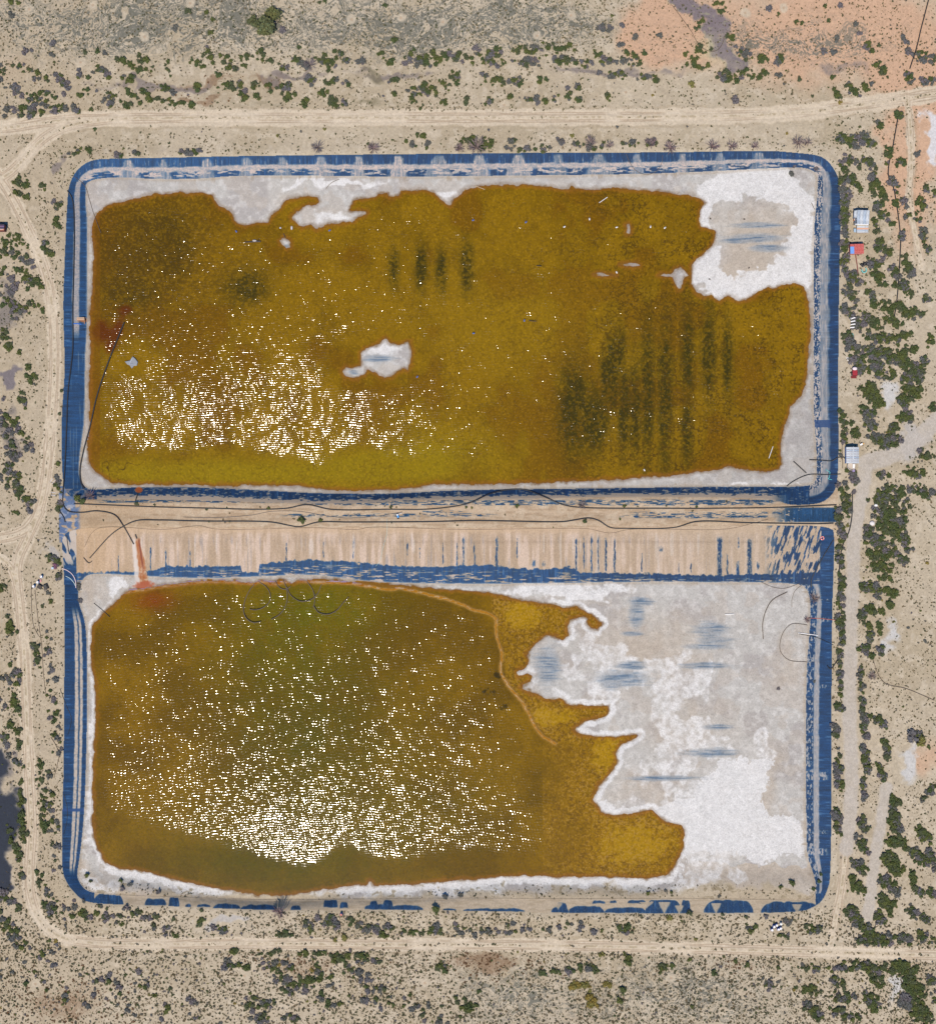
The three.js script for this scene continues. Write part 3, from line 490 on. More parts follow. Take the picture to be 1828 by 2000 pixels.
sheet('dirt_road', (u, v) => Math.max(onRoad(u, v), -Math.min(sC1.at(u, v), sC2.at(u, v)) + 3), (u, v) => { const c = Math.abs(roadC.at(u, v) - 7); return H(u, v) + .012 - .05 * ss(3.4, .5, c) * ss(0, -5, roadD.at(u, v)); }, 2.6, -44, 150, 1872, 1890, mSite, 'rutted sandy dirt track looping round the ponds');
sheet('gravel_road', (u, v) => Math.max(gravD.at(u, v) + 3 * (fbm(u / 16, v / 16, 2) - .5), -Math.min(sC1.at(u, v), sC2.at(u, v)) + 3, -onRoad(u, v) - 1), (u, v) => H(u, v) + .016, 3, 1600, 720, 1872, 1860, mSite, 'grey gravel road beside the brush');
sheet('pond_liner', (u, v) => Math.max(sC1.at(u, v) + ragged(u, v), -sT1.at(u, v) - 1.5), (u, v) => H(u, v) + .035 + .02 * (vn(u * .5, v * .5) - .5), 2.6, 105, 280, 1660, 1000, mLiner, 'blue plastic liner sloping into the pond with the salt island');
sheet('pond_liner_001', (u, v) => Math.max(sC2.at(u, v) + ragged(u, v), -sT2.at(u, v) - 1.5), (u, v) => H(u, v) + .035 + .02 * (vn(u * .5, v * .5) - .5), 2.6, 105, 1010, 1650, 1800, mLiner, 'blue plastic liner and sandy slope of the pond with the wide salt flat');
sheet('pond_bed', (u, v) => sT1.at(u, v) - 5, (u, v) => H(u, v) - .05 * ss(-3, 1, sT1.at(u, v)), 4, 140, 310, 1620, 980, mSalt, 'white salt crust and amber mud of the pond with the island');
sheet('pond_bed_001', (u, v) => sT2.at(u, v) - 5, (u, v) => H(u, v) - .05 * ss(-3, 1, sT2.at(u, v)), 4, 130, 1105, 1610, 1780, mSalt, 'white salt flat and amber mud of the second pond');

// ---------------------------------------------------------------- water: ripples shaped to catch the sun
// Ripples shaped to place the sun glitter: flat below its edge and over shallows.
const RW2 = rng(91), waves = [];
for (let k = 0; k < 34; k++) { const L = .33 + .42 * Math.pow(RW2(), 1.5), a = (RW2() + RW2() + RW2() - 1.5) * 1.5; waves.push([Math.sin(a) * 2 * Math.PI / L, Math.cos(a) * 2 * Math.PI / L, RW2() * 6.283, L * (.7 + .6 * RW2())]); }
const wsum = Math.sqrt(waves.reduce((s, w) => s + (w[3] * Math.hypot(w[0], w[1])) ** 2 / 2, 0));
function ripple(x, z) { let h = 0; for (const [kx, kz, p, a] of waves) h += a * Math.sin(kx * x + kz * z + p); return h / wsum; }   // height for a slope of 1 (root mean square)
function chop(x, z) {                                       // short steep wavelets, long face tilted to glint at the camera, short one behind
  let h = 0;
  for (const [L, ph, w, cx] of [[.47, 0, .86, 4.1], [.36, 2.1, .14, 2.7]]) {
    const t = (z + .05 * x) / L + 1.5 * vn(x / 2.1 + ph * 9, z / 2.1) + .3 * vn(x / .8 + 7, z / 1.1 + ph) + 1.2 * vn(x / cx, z / cx + ph);
    const f = t - Math.floor(t), c = .77, s = f < c ? 1 - f / c : (f - c) / (1 - c);
    h += w * L * s;
  }
  return h;
}
const GLINT_EDGE1 = [170,800,190,820,205,858,232,880,260,892,300,884,350,893,400,885,450,876,500,892,560,903,590,905,625,922,650,902,690,878,730,886,780,905,830,900,880,898,920,908,960,895,1000,880,1060,868,1110,880,1170,886,1250,860];  // lower edge of the glitter: ripples are flattened past it to end the glints
const GLINT_EDGE2 = [180,1560,220,1590,300,1620,400,1646,470,1668,540,1685,600,1700,630,1690,670,1655,700,1668,760,1690,800,1682,900,1668,1000,1672,1080,1680,1140,1640,1180,1600];
const ruff1 = (u, v) => ss(2, -22, v - prof(GLINT_EDGE1, u) + 10 * (vn(u / 9, 4) - .5) + 6 * (vn(u / 2.5, v / 2.5) - .5)) * ss(6, 34, -sW1.at(u, v)) * (1 - ss(.2, .6, blob(u, v, 740, 700, 100, 50) + .8 * blob(u, v, 260, 712, 26, 22)));
const ruff2 = (u, v) => ss(2, -22, v - prof(GLINT_EDGE2, u) + 10 * (vn(u / 9, 9) - .5) + 6 * (vn(u / 2.5, v / 2.5 + 7) - .5)) * ss(6, 30, -sW2.at(u, v)) * ss(1160, 940, u + .15 * (1500 - v)) * ss(5, 16, sB2.at(u, v));
const dense1 = (u, v) => ss(520, 820, v + .12 * Math.abs(u - 430)) * ss(1150, 640, u);
const wy1 = (u, v) => { const x = (u - CU) * S, z = (v - CV) * S, k = ruff1(u, v); if (k <= 0) return WL1 + .004 * ripple(x, z); const east = ss(1250, 700, u); return WL1 + .008 * ripple(x, z) + k * (ripple(x, z) * lerp(.2, .06, dense1(u, v)) + (.08 + .18 * dense1(u, v)) * east * chop(x, z)); };
const wy2 = (u, v) => { const x = (u - CU) * S, z = (v - CV) * S, k = ruff2(u, v); if (k <= 0) return WL2 + .004 * ripple(x, z); return WL2 + .008 * ripple(x, z) + k * (ripple(x, z) * (.145 - .07 * blob(u, v, 610, 1640, 190, 80)) + .125 * chop(x, z) * blob(u, v, 590, 1640, 330, 130)); };
sheet('pond_water', (u, v) => sW1.at(u, v) - 5, wy1, 1.25, 160, 350, 1600, 970, mWater, 'amber brine with sun glitter and a salt island');
sheet('pond_water_001', (u, v) => sW2.at(u, v) - 5, wy2, 1.25, 165, 1120, 1350, 1760, mWater, 'amber brine with sun glitter beside the wide salt flat');
lap('water');

// desert beyond the surveyed plot
{
  const px = new Uint8Array(256 * 256 * 4);
  for (let j = 0; j < 256; j++) for (let i = 0; i < 256; i++) { const f = .5 * NT[(j >> 3 & 31) << 8 | (i >> 3 & 31)] + .5 * NT[(j >> 1) << 8 | (i >> 1)], k = (j * 256 + i) * 4; px[k] = 158 + 30 * f; px[k + 1] = 146 + 28 * f; px[k + 2] = 126 + 26 * f; px[k + 3] = 255; }
  const t = new THREE.DataTexture(px, 256, 256); t.colorSpace = THREE.SRGBColorSpace; t.wrapS = t.wrapT = THREE.RepeatWrapping; t.magFilter = THREE.LinearFilter; t.needsUpdate = true;
  const x0 = -958 * S, x1 = 958 * S, z0 = -1046 * S, z1 = 1046 * S, F = 900, gs = [];
  for (const [a, c, d, e] of [[-F, -F, F, z0], [-F, z1, F, F], [-F, z0, x0, z1], [x1, z0, F, z1]]) {
    const q = new THREE.PlaneGeometry(d - a, e - c, 60, 60).rotateX(-Math.PI / 2).translate((a + d) / 2, -.12, (c + e) / 2), p = q.attributes.position, w = q.attributes.uv;
    for (let i = 0; i < p.count; i++) { const x = p.getX(i), z = p.getZ(i), far = Math.max(Math.abs(x) - 120, Math.abs(z) - 120, 0); p.setY(i, -.12 + Math.min(far / 60, 1) * 1.6 * (fbm(x / 60, z / 60, 3) - .5)); w.setXY(i, x / 40, z / 40); }
    q.computeVertexNormals(); gs.push(q);
  }
  const m = new THREE.Mesh(mergeGeometries(gs), new THREE.MeshStandardMaterial({ map: t, roughness: 1 })); m.name = 'desert'; m.userData = { kind: 'structure', label: 'sandy desert around the pond site' }; m.receiveShadow = true; scene.add(m);
}
// ---------------------------------------------------------------- things: naming and tools
const used = new Map();
function numbered(n) { const k = used.get(n) ?? 0; used.set(n, k + 1); return k ? n + '_' + String(k).padStart(3, '0') : n; }
function thing(name, label, category, pos = [0, 0, 0], turn = 0, group) {
  const o = new THREE.Group(); o.name = numbered(name); o.position.set(...(pos.isVector3 ? pos.toArray() : pos)); o.rotation.y = turn; o.userData = { label, category }; if (group) o.userData.group = group; scene.add(o); return o;
}
function part(name, geo, mat, parent) { const m = new THREE.Mesh(geo, mat); m.name = name; m.castShadow = m.receiveShadow = true; parent.add(m); return m; }
function single(name, geo, mat, label, category, group) { const m = new THREE.Mesh(geo, mat); m.name = numbered(name); m.castShadow = m.receiveShadow = true; m.userData = { label, category }; if (group) m.userData.group = group; scene.add(m); return m; }
const mat = (R, G, B, rough = .9, extra = {}) => new THREE.MeshStandardMaterial({ color: new THREE.Color().setRGB(R, G, B), roughness: rough, ...extra });
const box = (w, h, d, x = 0, y = 0, z = 0) => new THREE.BoxGeometry(w, h, d).translate(x, y, z);
const joined = (a) => mergeGeometries(a.map((q) => q.index ? q.toNonIndexed() : q));
function rod(a, b2, r0, r1 = r0, n = 6) { const d = new THREE.Vector3().subVectors(b2, a), q = new THREE.CylinderGeometry(r1, r0, d.length(), n); q.applyQuaternion(new THREE.Quaternion().setFromUnitVectors(new THREE.Vector3(0, 1, 0), d.clone().normalize())); return q.translate(...a.clone().add(b2).multiplyScalar(.5).toArray()); }
const V3 = (x, y, z) => new THREE.Vector3(x, y, z);

// ---------------------------------------------------------------- plants
const RS = rng(2024);
function lump(seed, leaves, spread, flat, tone) {           // foliage one unit in radius: a hidden core and many leaf-sized faces in clumps
  const R = rng(seed), pos = [], col = [], lobes = [];
  const nl = 5 + Math.floor(R() * 4);
  for (let i = 0; i < nl; i++) { const a = R() * 6.283, q = i ? (.35 + .3 * R()) * spread : 0; lobes.push([Math.cos(a) * q, (.3 + .3 * R()) * flat, Math.sin(a) * q, .34 + .22 * R()]); }
  const core = new THREE.IcosahedronGeometry(1, 0).attributes.position;
  for (const [x, y, z, s] of lobes) { const c = tone * (.75 + .2 * R()); for (let i = 0; i < core.count; i++) { pos.push(x + core.getX(i) * s * .8, Math.max(.02, y + core.getY(i) * s * .72), z + core.getZ(i) * s * .8); col.push(c, c, c); } }
  for (let i = 0; i < leaves; i++) {
    const [lx, ly, lz, s] = lobes[Math.floor(R() * nl)], a = R() * 6.283, e = Math.acos(1 - 1.55 * R()), k = s * (.82 + .36 * R());
    const x = lx + Math.sin(e) * Math.cos(a) * k, y = Math.max(.04, ly + Math.cos(e) * k * .85), z = lz + Math.sin(e) * Math.sin(a) * k, w = .07 + .09 * R(), c = tone * (.72 + .56 * R()), t = .88 + .24 * R();
    const d1 = V3(R() - .5, (R() - .5) * .9, R() - .5).normalize().multiplyScalar(w), d2 = V3(R() - .5, (R() - .5) * .9, R() - .5).cross(d1).normalize().multiplyScalar(w * (.7 + .5 * R()));
    const p = [[x - d1.x, y - d1.y, z - d1.z], [x + d2.x, y + d2.y, z + d2.z], [x + d1.x, y + d1.y, z + d1.z], [x - d2.x, y - d2.y, z - d2.z]];
    for (const q of [0, 1, 2, 0, 2, 3]) { pos.push(...p[q]); col.push(c * t, c, c * (2 - t)); }
  }
  const o = new THREE.BufferGeometry(); o.setAttribute('position', new THREE.Float32BufferAttribute(pos, 3)); o.setAttribute('color', new THREE.Float32BufferAttribute(col, 3)); o.computeVertexNormals(); return o;
}
function stems(seed, n, reach, rise, r0) { const R = rng(seed), a = []; for (let i = 0; i < n; i++) { const q = R() * 6.283, k = reach * (.5 + .5 * R()); a.push(rod(V3(.04 * Math.cos(q), -.06, .04 * Math.sin(q)), V3(Math.cos(q) * k, rise * (.6 + .4 * R()), Math.sin(q) * k), r0, r0 * .4, 4)); } return joined(a); }
function twigs(seed, n) {                                    // bare, fanned branches
  const R = rng(seed), a = [];
  for (let i = 0; i < n; i++) {
    const q = R() * 6.283, e = .25 + 1.05 * Math.sqrt(R()), k = .75 + .35 * R(), m = V3(Math.sin(e) * Math.cos(q) * .5, Math.cos(e) * .62 + .06, Math.sin(e) * Math.sin(q) * .5), t = V3(Math.sin(e) * Math.cos(q + .3 * (R() - .5)) * k, Math.cos(e) * 1.05 * k + .08, Math.sin(e) * Math.sin(q + .3 * (R() - .5)) * k);
    a.push(rod(V3(0, 0, 0), m, .035, .022, 3), rod(m, t, .022, .008, 3));
    for (let j = 0; j < 2; j++) a.push(rod(m, V3(t.x + .3 * (R() - .5), t.y + .2 * (R() - .3), t.z + .3 * (R() - .5)), .016, .006, 3));
  }
  return joined(a);
}
const leafMat = (R, G, B) => mat(R, G, B, .95, { vertexColors: true });
const KIND = {
  G: { name: 'green_shrub', word: 'rounded green shrub', mats: [leafMat(.064, .084, .022), leafMat(.054, .078, .024), leafMat(.08, .096, .022), leafMat(.066, .08, .036)], leaves: 95, flat: .9 },
  Y: { name: 'grey_shrub', word: 'dull grey shrub', mats: [leafMat(.118, .114, .122), leafMat(.1, .102, .09), leafMat(.13, .116, .124), leafMat(.095, .1, .096)], leaves: 115, flat: .75 },
  O: { name: 'yellow_shrub', word: 'olive yellow shrub', mats: [leafMat(.2, .15, .03), leafMat(.16, .15, .04)], leaves: 95, flat: .8 },
};
const mStem = mat(.16, .12, .09);
for (const k in KIND) { KIND[k].geo = []; for (let i = 0; i < 5; i++) KIND[k].geo.push([lump(k.charCodeAt(0) * 31 + i, KIND[k].leaves, 1, KIND[k].flat, 1), stems(k.charCodeAt(0) + 77 * i, 5, .6, .55, .035)]); }
function where(u, v) {
  if (sC1.at(u, v) < 0 || sC2.at(u, v) < 0) return 'on the salty rim inside the pond liner';
  if (u > 125 && u < 1632 && v > 940 && v < 1060) return 'on the sandy bank between the ponds';
  if (v < 235 && u > 1320 && u < 1640) return 'on the orange flats by the gravel gully';
  if (v < 235 && u >= 1640) return 'on orange sand beside the long black pipe';
  if (v < 235) return 'in the scrub belt across the track';
  if (v < 320 && u < 1600) return 'on the sand strip between dirt track and blue liner';
  if (u >= 1600 && v < 930) return 'in the thicket around the tin sheds';
  if (u >= 1600 && v < 1620) return 'in the brush beside the grey gravel road';
  if (u >= 1600) return 'in the brush around the dry grey wash';
  if (u < 130 && v < 1060) return 'beside the sandy track along the island pond';
  if (u < 130) return 'beside the sandy track along the salt-flat pond';
  if (v < 1848) return 'between the salt-flat pond and the outer track';
  return 'in the open scrub beyond the outer track';
}
const MARKS = [[1683, 424, 'silver shed'], [1673, 486, 'red shed'], [1664, 889, 'corrugated shed'], [5, 445, 'dark red barn'], [1515, 1810, 'blue drums'], [78, 1140, 'junk heap'], [525, 45, 'clump of trees'], [932, 288, 'tallest bare bush'], [621, 288, 'lone bare bush'], [1390, 286, 'bare bushes'], [1560, 280, 'double bare bush'], [1390, 80, 'gully mouth'], [20, 735, 'grey clay pan'], [15, 1640, 'dark wet hollow'], [1667, 727, 'red trailer'], [1664, 630, 'white boards'], [1686, 525, 'teal hose'], [1790, 60, 'far end of the black pipe'], [1756, 442, 'bend of the black pipe'], [1742, 630, 'end of the black pipe'], [1640, 1092, 'roadside pipe'], [1727, 1334, 'brown cable'], [1768, 1490, 'pale bare slope'], [1710, 1700, 'dry wash'], [1745, 1925, 'pale clay strip'], [430, 1797, 'grey clay strip'], [548, 1781, 'purple bare bush'], [1815, 270, 'white salt patch'], [1702, 1320, 'roadside bare bush'], [60, 1040, 'track junction'], [1740, 785, 'pale clearing'], [1709, 1000, 'white boulder'], [950, 1880, 'rust-brown patch'], [1140, 1930, 'yellow shrubs'], [400, 155, 'rust-brown strip'], [1780, 860, 'gravel bend'], [606, 126, 'purple bare bush'], [1660, 200, 'road fork']];
function near(u, v) { let d = 75, n = ''; for (const [x, y, w] of MARKS) { const q = Math.hypot(u - x, v - y); if (q < d) { d = q; n = w; } } return n ? ', near the ' + n : ''; }
const sizeWord = (r2) => r2 > 8 ? 'large ' : r2 > 6.6 ? 'middling ' : 'small ';
const plants = [];                                           // [kind, u, v, radius in pixels]
const free = (u, v, m) => sC1.at(u, v) > m && sC2.at(u, v) > m && roadD.at(u, v) > -4 && gravD.at(u, v) > -2;
const D = (a) => { for (let i = 0; i < a.length; i += 7) { const [u0, v0, u1, v1, hw, n] = a.slice(i, i + 6), kind = a[i + 6], lush = u0 > 1640; for (let k = 0; k < n * (lush ? 1.5 : 1.1); k++) { const t = RS(), q = RS() * 6.283, w = hw * Math.sqrt(RS()), u = lerp(u0, u1, t) + w * Math.cos(q), v = lerp(v0, v1, t) + w * Math.sin(q), c = RS(), rr = 3.7 + 4.6 * Math.pow(RS(), 1.6); if (!free(u, v, 2) || blocked(u, v)) continue; plants.push([kind === 'M' ? (c < .66 ? 'G' : 'Y') : kind === 'D' ? (c < .42 ? 'G' : 'Y') : kind, u, v, rr]); } } };
const blocked = (u, v) => (u > 1655 && u < 1702 && v > 400 && v < 500) || (u > 1642 && u < 1682 && v > 866 && v < 916) || (u < 24 && v > 424 && v < 456) || (u > 1502 && u < 1530 && v > 1796 && v < 1820);
D([5,110,5,175,14,7,'D',15,130,45,128,8,4,'M',20,165,40,180,10,8,'Y',55,185,105,190,12,18,'M',0,215,60,220,14,16,'D',40,205,110,225,16,24,'D',100,215,160,222,14,16,'M',45,140,95,155,10,9,'M',110,150,135,160,10,9,'D',120,175,175,180,10,10,'M',145,145,185,140,9,7,'M',190,130,215,150,9,9,'M',225,110,260,125,10,10,'G',265,110,285,120,7,6,'G',255,135,300,135,8,10,'G',230,145,260,155,9,7,'M',200,180,225,200,12,13,'M',250,175,262,190,8,8,'G',280,180,290,185,7,4,'M',275,195,340,198,8,15,'G',315,170,345,175,11,11,'M',345,200,390,205,9,12,'G',240,200,255,212,8,6,'G',325,125,340,145,9,5,'G',370,118,400,125,10,9,'G',400,110,440,118,10,11,'G',440,125,460,135,9,7,'M',430,165,460,170,10,10,'G',380,168,395,172,7,5,'G']);
D([470,110,500,115,8,8,'G',510,105,525,120,9,10,'G',475,128,482,128,5,3,'G',545,130,570,135,8,7,'M',570,115,585,120,8,6,'M',590,125,600,135,8,5,'Y',625,115,660,125,11,15,'M',640,130,650,135,8,6,'G',660,105,672,120,6,5,'M',695,122,722,125,6,4,'Y',740,100,750,108,6,5,'G',755,118,765,122,6,5,'G',465,165,475,180,8,8,'D',490,170,502,170,6,4,'G',525,170,535,175,8,6,'G',550,165,570,168,9,9,'D',545,188,575,190,7,9,'G',600,155,620,160,9,9,'D',640,155,655,158,8,6,'M',672,163,678,163,8,4,'M',630,180,640,185,7,6,'G',590,200,600,202,5,5,'G',650,198,660,202,6,5,'G',670,195,675,208,6,4,'M',500,187,505,190,5,4,'G',475,193,480,193,5,3,'G',790,115,830,112,10,15,'M',830,105,870,112,9,11,'G',870,105,920,118,11,20,'M',820,125,850,130,7,8,'M',885,145,900,160,11,11,'M',800,175,850,178,11,20,'M',830,155,840,175,8,8,'G',765,155,775,165,8,7,'M',770,178,770,183,5,4,'M',860,160,875,172,6,7,'G',800,195,825,208,6,8,'G',865,200,868,200,5,3,'G',905,195,912,197,5,3,'G']);
D([925,100,985,105,9,18,'M',1000,90,1010,105,6,6,'G',1015,95,1040,100,8,9,'G',1040,95,1055,95,7,5,'M',1070,95,1130,90,8,16,'G',935,120,985,125,7,11,'M',1000,120,1055,120,9,16,'D',1065,110,1110,120,11,18,'M',1110,115,1150,125,10,15,'D',1160,105,1170,110,8,6,'G',1175,120,1260,122,9,20,'D',1225,105,1240,105,5,4,'G',945,145,960,160,8,7,'M',975,150,985,170,7,9,'G',1000,155,1015,162,9,10,'M',1050,158,1065,155,6,5,'G',1105,180,1130,170,7,9,'M',1170,145,1225,148,7,13,'M',1240,150,1300,155,8,13,'M',1185,190,1190,190,6,3,'G',995,185,1000,188,6,4,'G',1025,190,1050,195,8,9,'M',1080,190,1130,190,8,11,'M',1065,198,1068,200,6,4,'G',950,195,955,203,7,5,'M',1345,115,1370,125,13,18,'G',1360,95,1375,105,8,7,'G',1400,10,1415,20,10,10,'G',1424,65,1430,75,8,5,'G',1440,95,1460,110,9,12,'M',1475,115,1500,115,7,8,'G',1515,115,1525,122,9,9,'M',1405,145,1430,152,8,14,'M',1440,145,1495,145,9,16,'M',1420,158,1440,158,5,5,'G',1625,180,1640,190,8,10,'G',1660,170,1672,185,9,11,'M',1685,168,1695,175,6,5,'G',1710,125,1725,145,7,8,'M',1690,85,1700,100,6,7,'M',1770,140,1780,158,9,8,'M',1775,100,1785,110,8,5,'D',1790,110,1825,115,10,11,'M',1800,160,1828,158,8,8,'M',1760,78,1775,82,6,3,'Y',1360,60,1372,40,6,5,'G',1165,55,1195,56,8,10,'Y']);
D([140,300,180,290,8,8,'D',225,303,275,302,4,5,'D',350,298,390,296,5,10,'D',990,292,1075,292,7,18,'D',1000,275,1010,280,6,4,'D',1085,272,1100,280,7,5,'Y',1120,285,1180,285,8,14,'D',1220,280,1260,280,7,7,'D',1260,278,1280,285,8,6,'D',900,275,955,275,8,16,'G',940,285,955,290,5,5,'G',810,265,835,262,5,5,'G',785,275,840,285,6,6,'D',1640,270,1680,280,12,26,'M',1680,265,1700,285,10,16,'M',1650,310,1680,320,8,10,'M',1640,300,1655,340,10,16,'M',1690,310,1705,335,8,14,'M',1715,240,1720,245,7,4,'M',1750,225,1760,228,7,8,'M',1735,285,1730,320,5,10,'M',1755,310,1760,320,9,7,'M',1790,300,1795,300,5,3,'Y',1645,345,1655,460,9,44,'D',1660,345,1675,370,9,16,'M',1700,340,1712,365,8,11,'M',1705,360,1725,395,12,27,'G',1645,380,1650,560,8,54,'D',1710,405,1730,425,10,16,'M',1740,355,1750,370,8,8,'M',1745,385,1748,400,5,5,'G',1760,390,1770,400,7,6,'D',1795,390,1800,400,9,8,'M',1805,360,1820,380,8,6,'M',1705,430,1712,450,6,7,'M',1740,435,1745,440,5,4,'M',1755,450,1765,465,8,7,'D',1710,465,1725,500,10,20,'M',1728,485,1740,495,6,6,'G',1690,505,1720,520,9,13,'M',1705,525,1725,560,10,20,'G',1740,520,1750,545,9,16,'M',1765,500,1775,530,8,11,'M',1770,420,1800,430,8,7,'D',1800,450,1810,490,9,14,'M',1740,555,1770,560,9,10,'M',1770,560,1780,580,9,9,'G',1780,535,1785,530,8,6,'Y',1655,530,1680,555,9,18,'D',1645,560,1670,590,10,20,'D',1695,575,1715,600,9,16,'M',1685,610,1700,625,9,12,'M',1725,590,1740,605,9,11,'G',1750,590,1770,620,10,20,'G',1650,600,1680,640,12,28,'D',1700,630,1720,640,9,11,'G',1730,620,1760,640,10,16,'G',1775,610,1800,620,10,9,'M',1800,580,1815,590,6,5,'D']);
D([1650,650,1680,720,13,48,'D',1690,650,1720,665,9,16,'M',1720,660,1760,665,9,16,'M',1755,660,1775,655,7,9,'G',1690,690,1760,700,16,56,'M',1755,690,1770,720,12,30,'G',1770,680,1785,685,7,8,'G',1700,720,1735,730,14,36,'M',1690,760,1710,770,16,46,'G',1705,780,1712,790,12,20,'G',1690,800,1700,810,11,18,'M',1765,740,1790,740,14,40,'M',1765,760,1795,765,10,30,'G',1780,715,1805,730,9,16,'M',1800,695,1808,710,7,7,'M',1815,655,1815,680,6,7,'G',1760,780,1775,790,10,22,'M',1755,815,1775,815,11,26,'M',1690,825,1705,835,11,20,'D',1700,850,1720,860,9,18,'M',1735,850,1755,865,10,24,'M',1740,830,1750,840,9,14,'M',1720,870,1740,875,7,12,'M',1645,800,1650,870,7,18,'M',1660,830,1675,855,8,13,'G',1820,780,1825,830,6,9,'G',1640,880,1648,905,6,8,'M',1660,920,1680,945,9,20,'D',1685,930,1700,925,7,8,'D',1640,940,1660,1000,10,30,'M',1670,960,1690,975,7,8,'M',1715,930,1735,925,8,9,'M',1720,960,1760,960,12,28,'M',1705,975,1770,985,12,36,'M',1765,920,1800,925,9,13,'M',1790,880,1825,900,9,11,'M',1780,950,1820,970,12,22,'M',1705,1000,1765,1010,14,46,'M',1692,1030,1700,1045,9,16,'D',1715,1025,1760,1040,14,44,'G',1695,1055,1745,1070,13,44,'M',1760,1040,1780,1080,9,20,'M',1702,1085,1740,1085,11,28,'G',1695,1105,1735,1110,10,28,'G',1750,1085,1770,1100,8,13,'D',1720,1125,1735,1130,8,12,'G',1685,1145,1695,1150,7,11,'M',1700,1140,1715,1165,9,18,'D',1725,1150,1745,1165,9,20,'G',1730,1175,1740,1185,6,9,'G',1695,1185,1705,1200,7,14,'G',1715,1190,1725,1195,6,8,'G',1682,1190,1685,1215,5,10,'D',1695,1215,1700,1250,6,16,'M',1717,1215,1720,1240,4,10,'G',1692,1260,1700,1285,6,12,'M',1712,1265,1722,1275,6,8,'D',1682,1265,1684,1270,5,4,'D']);
D([1632,990,1648,1060,7,32,'M',1640,1060,1646,1150,5,24,'M',1634,1060,1642,1150,5,14,'M',1640,1160,1646,1260,6,42,'D',1632,1200,1644,1240,6,18,'M',1638,1260,1642,1360,5,26,'M',1632,1375,1640,1390,6,12,'M',1628,1410,1635,1440,5,12,'D',1630,1460,1640,1540,7,30,'D',1628,1580,1642,1600,8,28,'D',1630,1610,1642,1625,6,12,'D',1680,1300,1684,1400,4,20,'D',1684,1400,1690,1440,5,20,'D',1686,1450,1692,1510,5,26,'D',1684,1520,1688,1560,4,10,'D',1705,1400,1725,1415,8,16,'M',1725,1445,1735,1480,5,16,'D',1715,1490,1725,1520,6,12,'M',1740,1560,1752,1570,8,22,'G',1740,1580,1750,1600,10,26,'M',1738,1605,1755,1620,10,28,'M',1735,1640,1765,1650,11,36,'G',1732,1670,1755,1700,14,50,'G',1724,1715,1750,1740,12,44,'M',1718,1750,1740,1775,11,40,'G',1708,1785,1725,1800,9,22,'M',1680,1600,1690,1620,9,14,'D',1675,1640,1692,1660,9,20,'M',1665,1680,1685,1700,10,24,'M',1665,1720,1680,1745,10,26,'G',1655,1770,1675,1800,10,30,'M',1680,1808,1700,1822,9,18,'M',1680,1835,1740,1835,11,44,'M',1755,1830,1780,1840,10,18,'D',1770,1770,1790,1790,8,14,'M',1790,1620,1815,1640,10,22,'M',1780,1660,1810,1690,11,28,'M',1780,1700,1785,1740,6,16,'G',1810,1660,1828,1700,8,18,'D',1795,1735,1800,1745,5,5,'D',1815,1740,1825,1755,7,7,'M',1805,1790,1815,1800,7,9,'M',1790,1825,1828,1840,10,16,'M',1790,1430,1795,1440,8,10,'D',1830,1530,1800,1560,10,12,'M']);
D([1620,1890,1660,1890,10,14,'M',1665,1884,1690,1888,9,16,'M',1700,1888,1730,1890,9,14,'M',1740,1888,1790,1900,14,56,'G',1770,1920,1800,1940,15,56,'G',1785,1960,1805,1990,16,56,'G',1760,1950,1772,1960,11,22,'Y',1700,1905,1720,1920,11,22,'G',1620,1910,1650,1925,11,20,'M',1620,1945,1665,1950,12,24,'M',1690,1940,1715,1970,12,32,'M',1560,1884,1595,1890,8,12,'M',1565,1930,1595,1935,9,16,'G',1570,1960,1600,1990,12,26,'M',1630,1975,1680,1990,11,20,'M',1815,1900,1828,1960,8,16,'M',155,1778,170,1785,7,7,'G',205,1785,215,1798,6,6,'D',245,1775,275,1788,8,13,'M',300,1783,310,1788,6,5,'D',390,1800,395,1803,7,4,'G',415,1808,440,1818,6,7,'M',540,1823,575,1822,6,9,'G',600,1800,610,1815,8,9,'D',630,1795,660,1810,11,20,'D',640,1787,650,1792,6,5,'M',685,1800,695,1805,7,6,'G',700,1810,745,1815,9,20,'D',750,1810,770,1815,7,9,'D',745,1823,755,1826,5,6,'G',790,1822,850,1818,8,14,'G',850,1810,865,1815,7,7,'D',1205,1808,1235,1818,8,14,'M',1525,1800,1545,1800,5,5,'Y',1575,1813,1605,1813,8,16,'M',1525,1825,1540,1828,6,6,'M',1460,1805,1470,1815,8,6,'D',880,1815,1170,1812,14,34,'D',100,1770,350,1815,22,40,'D']);
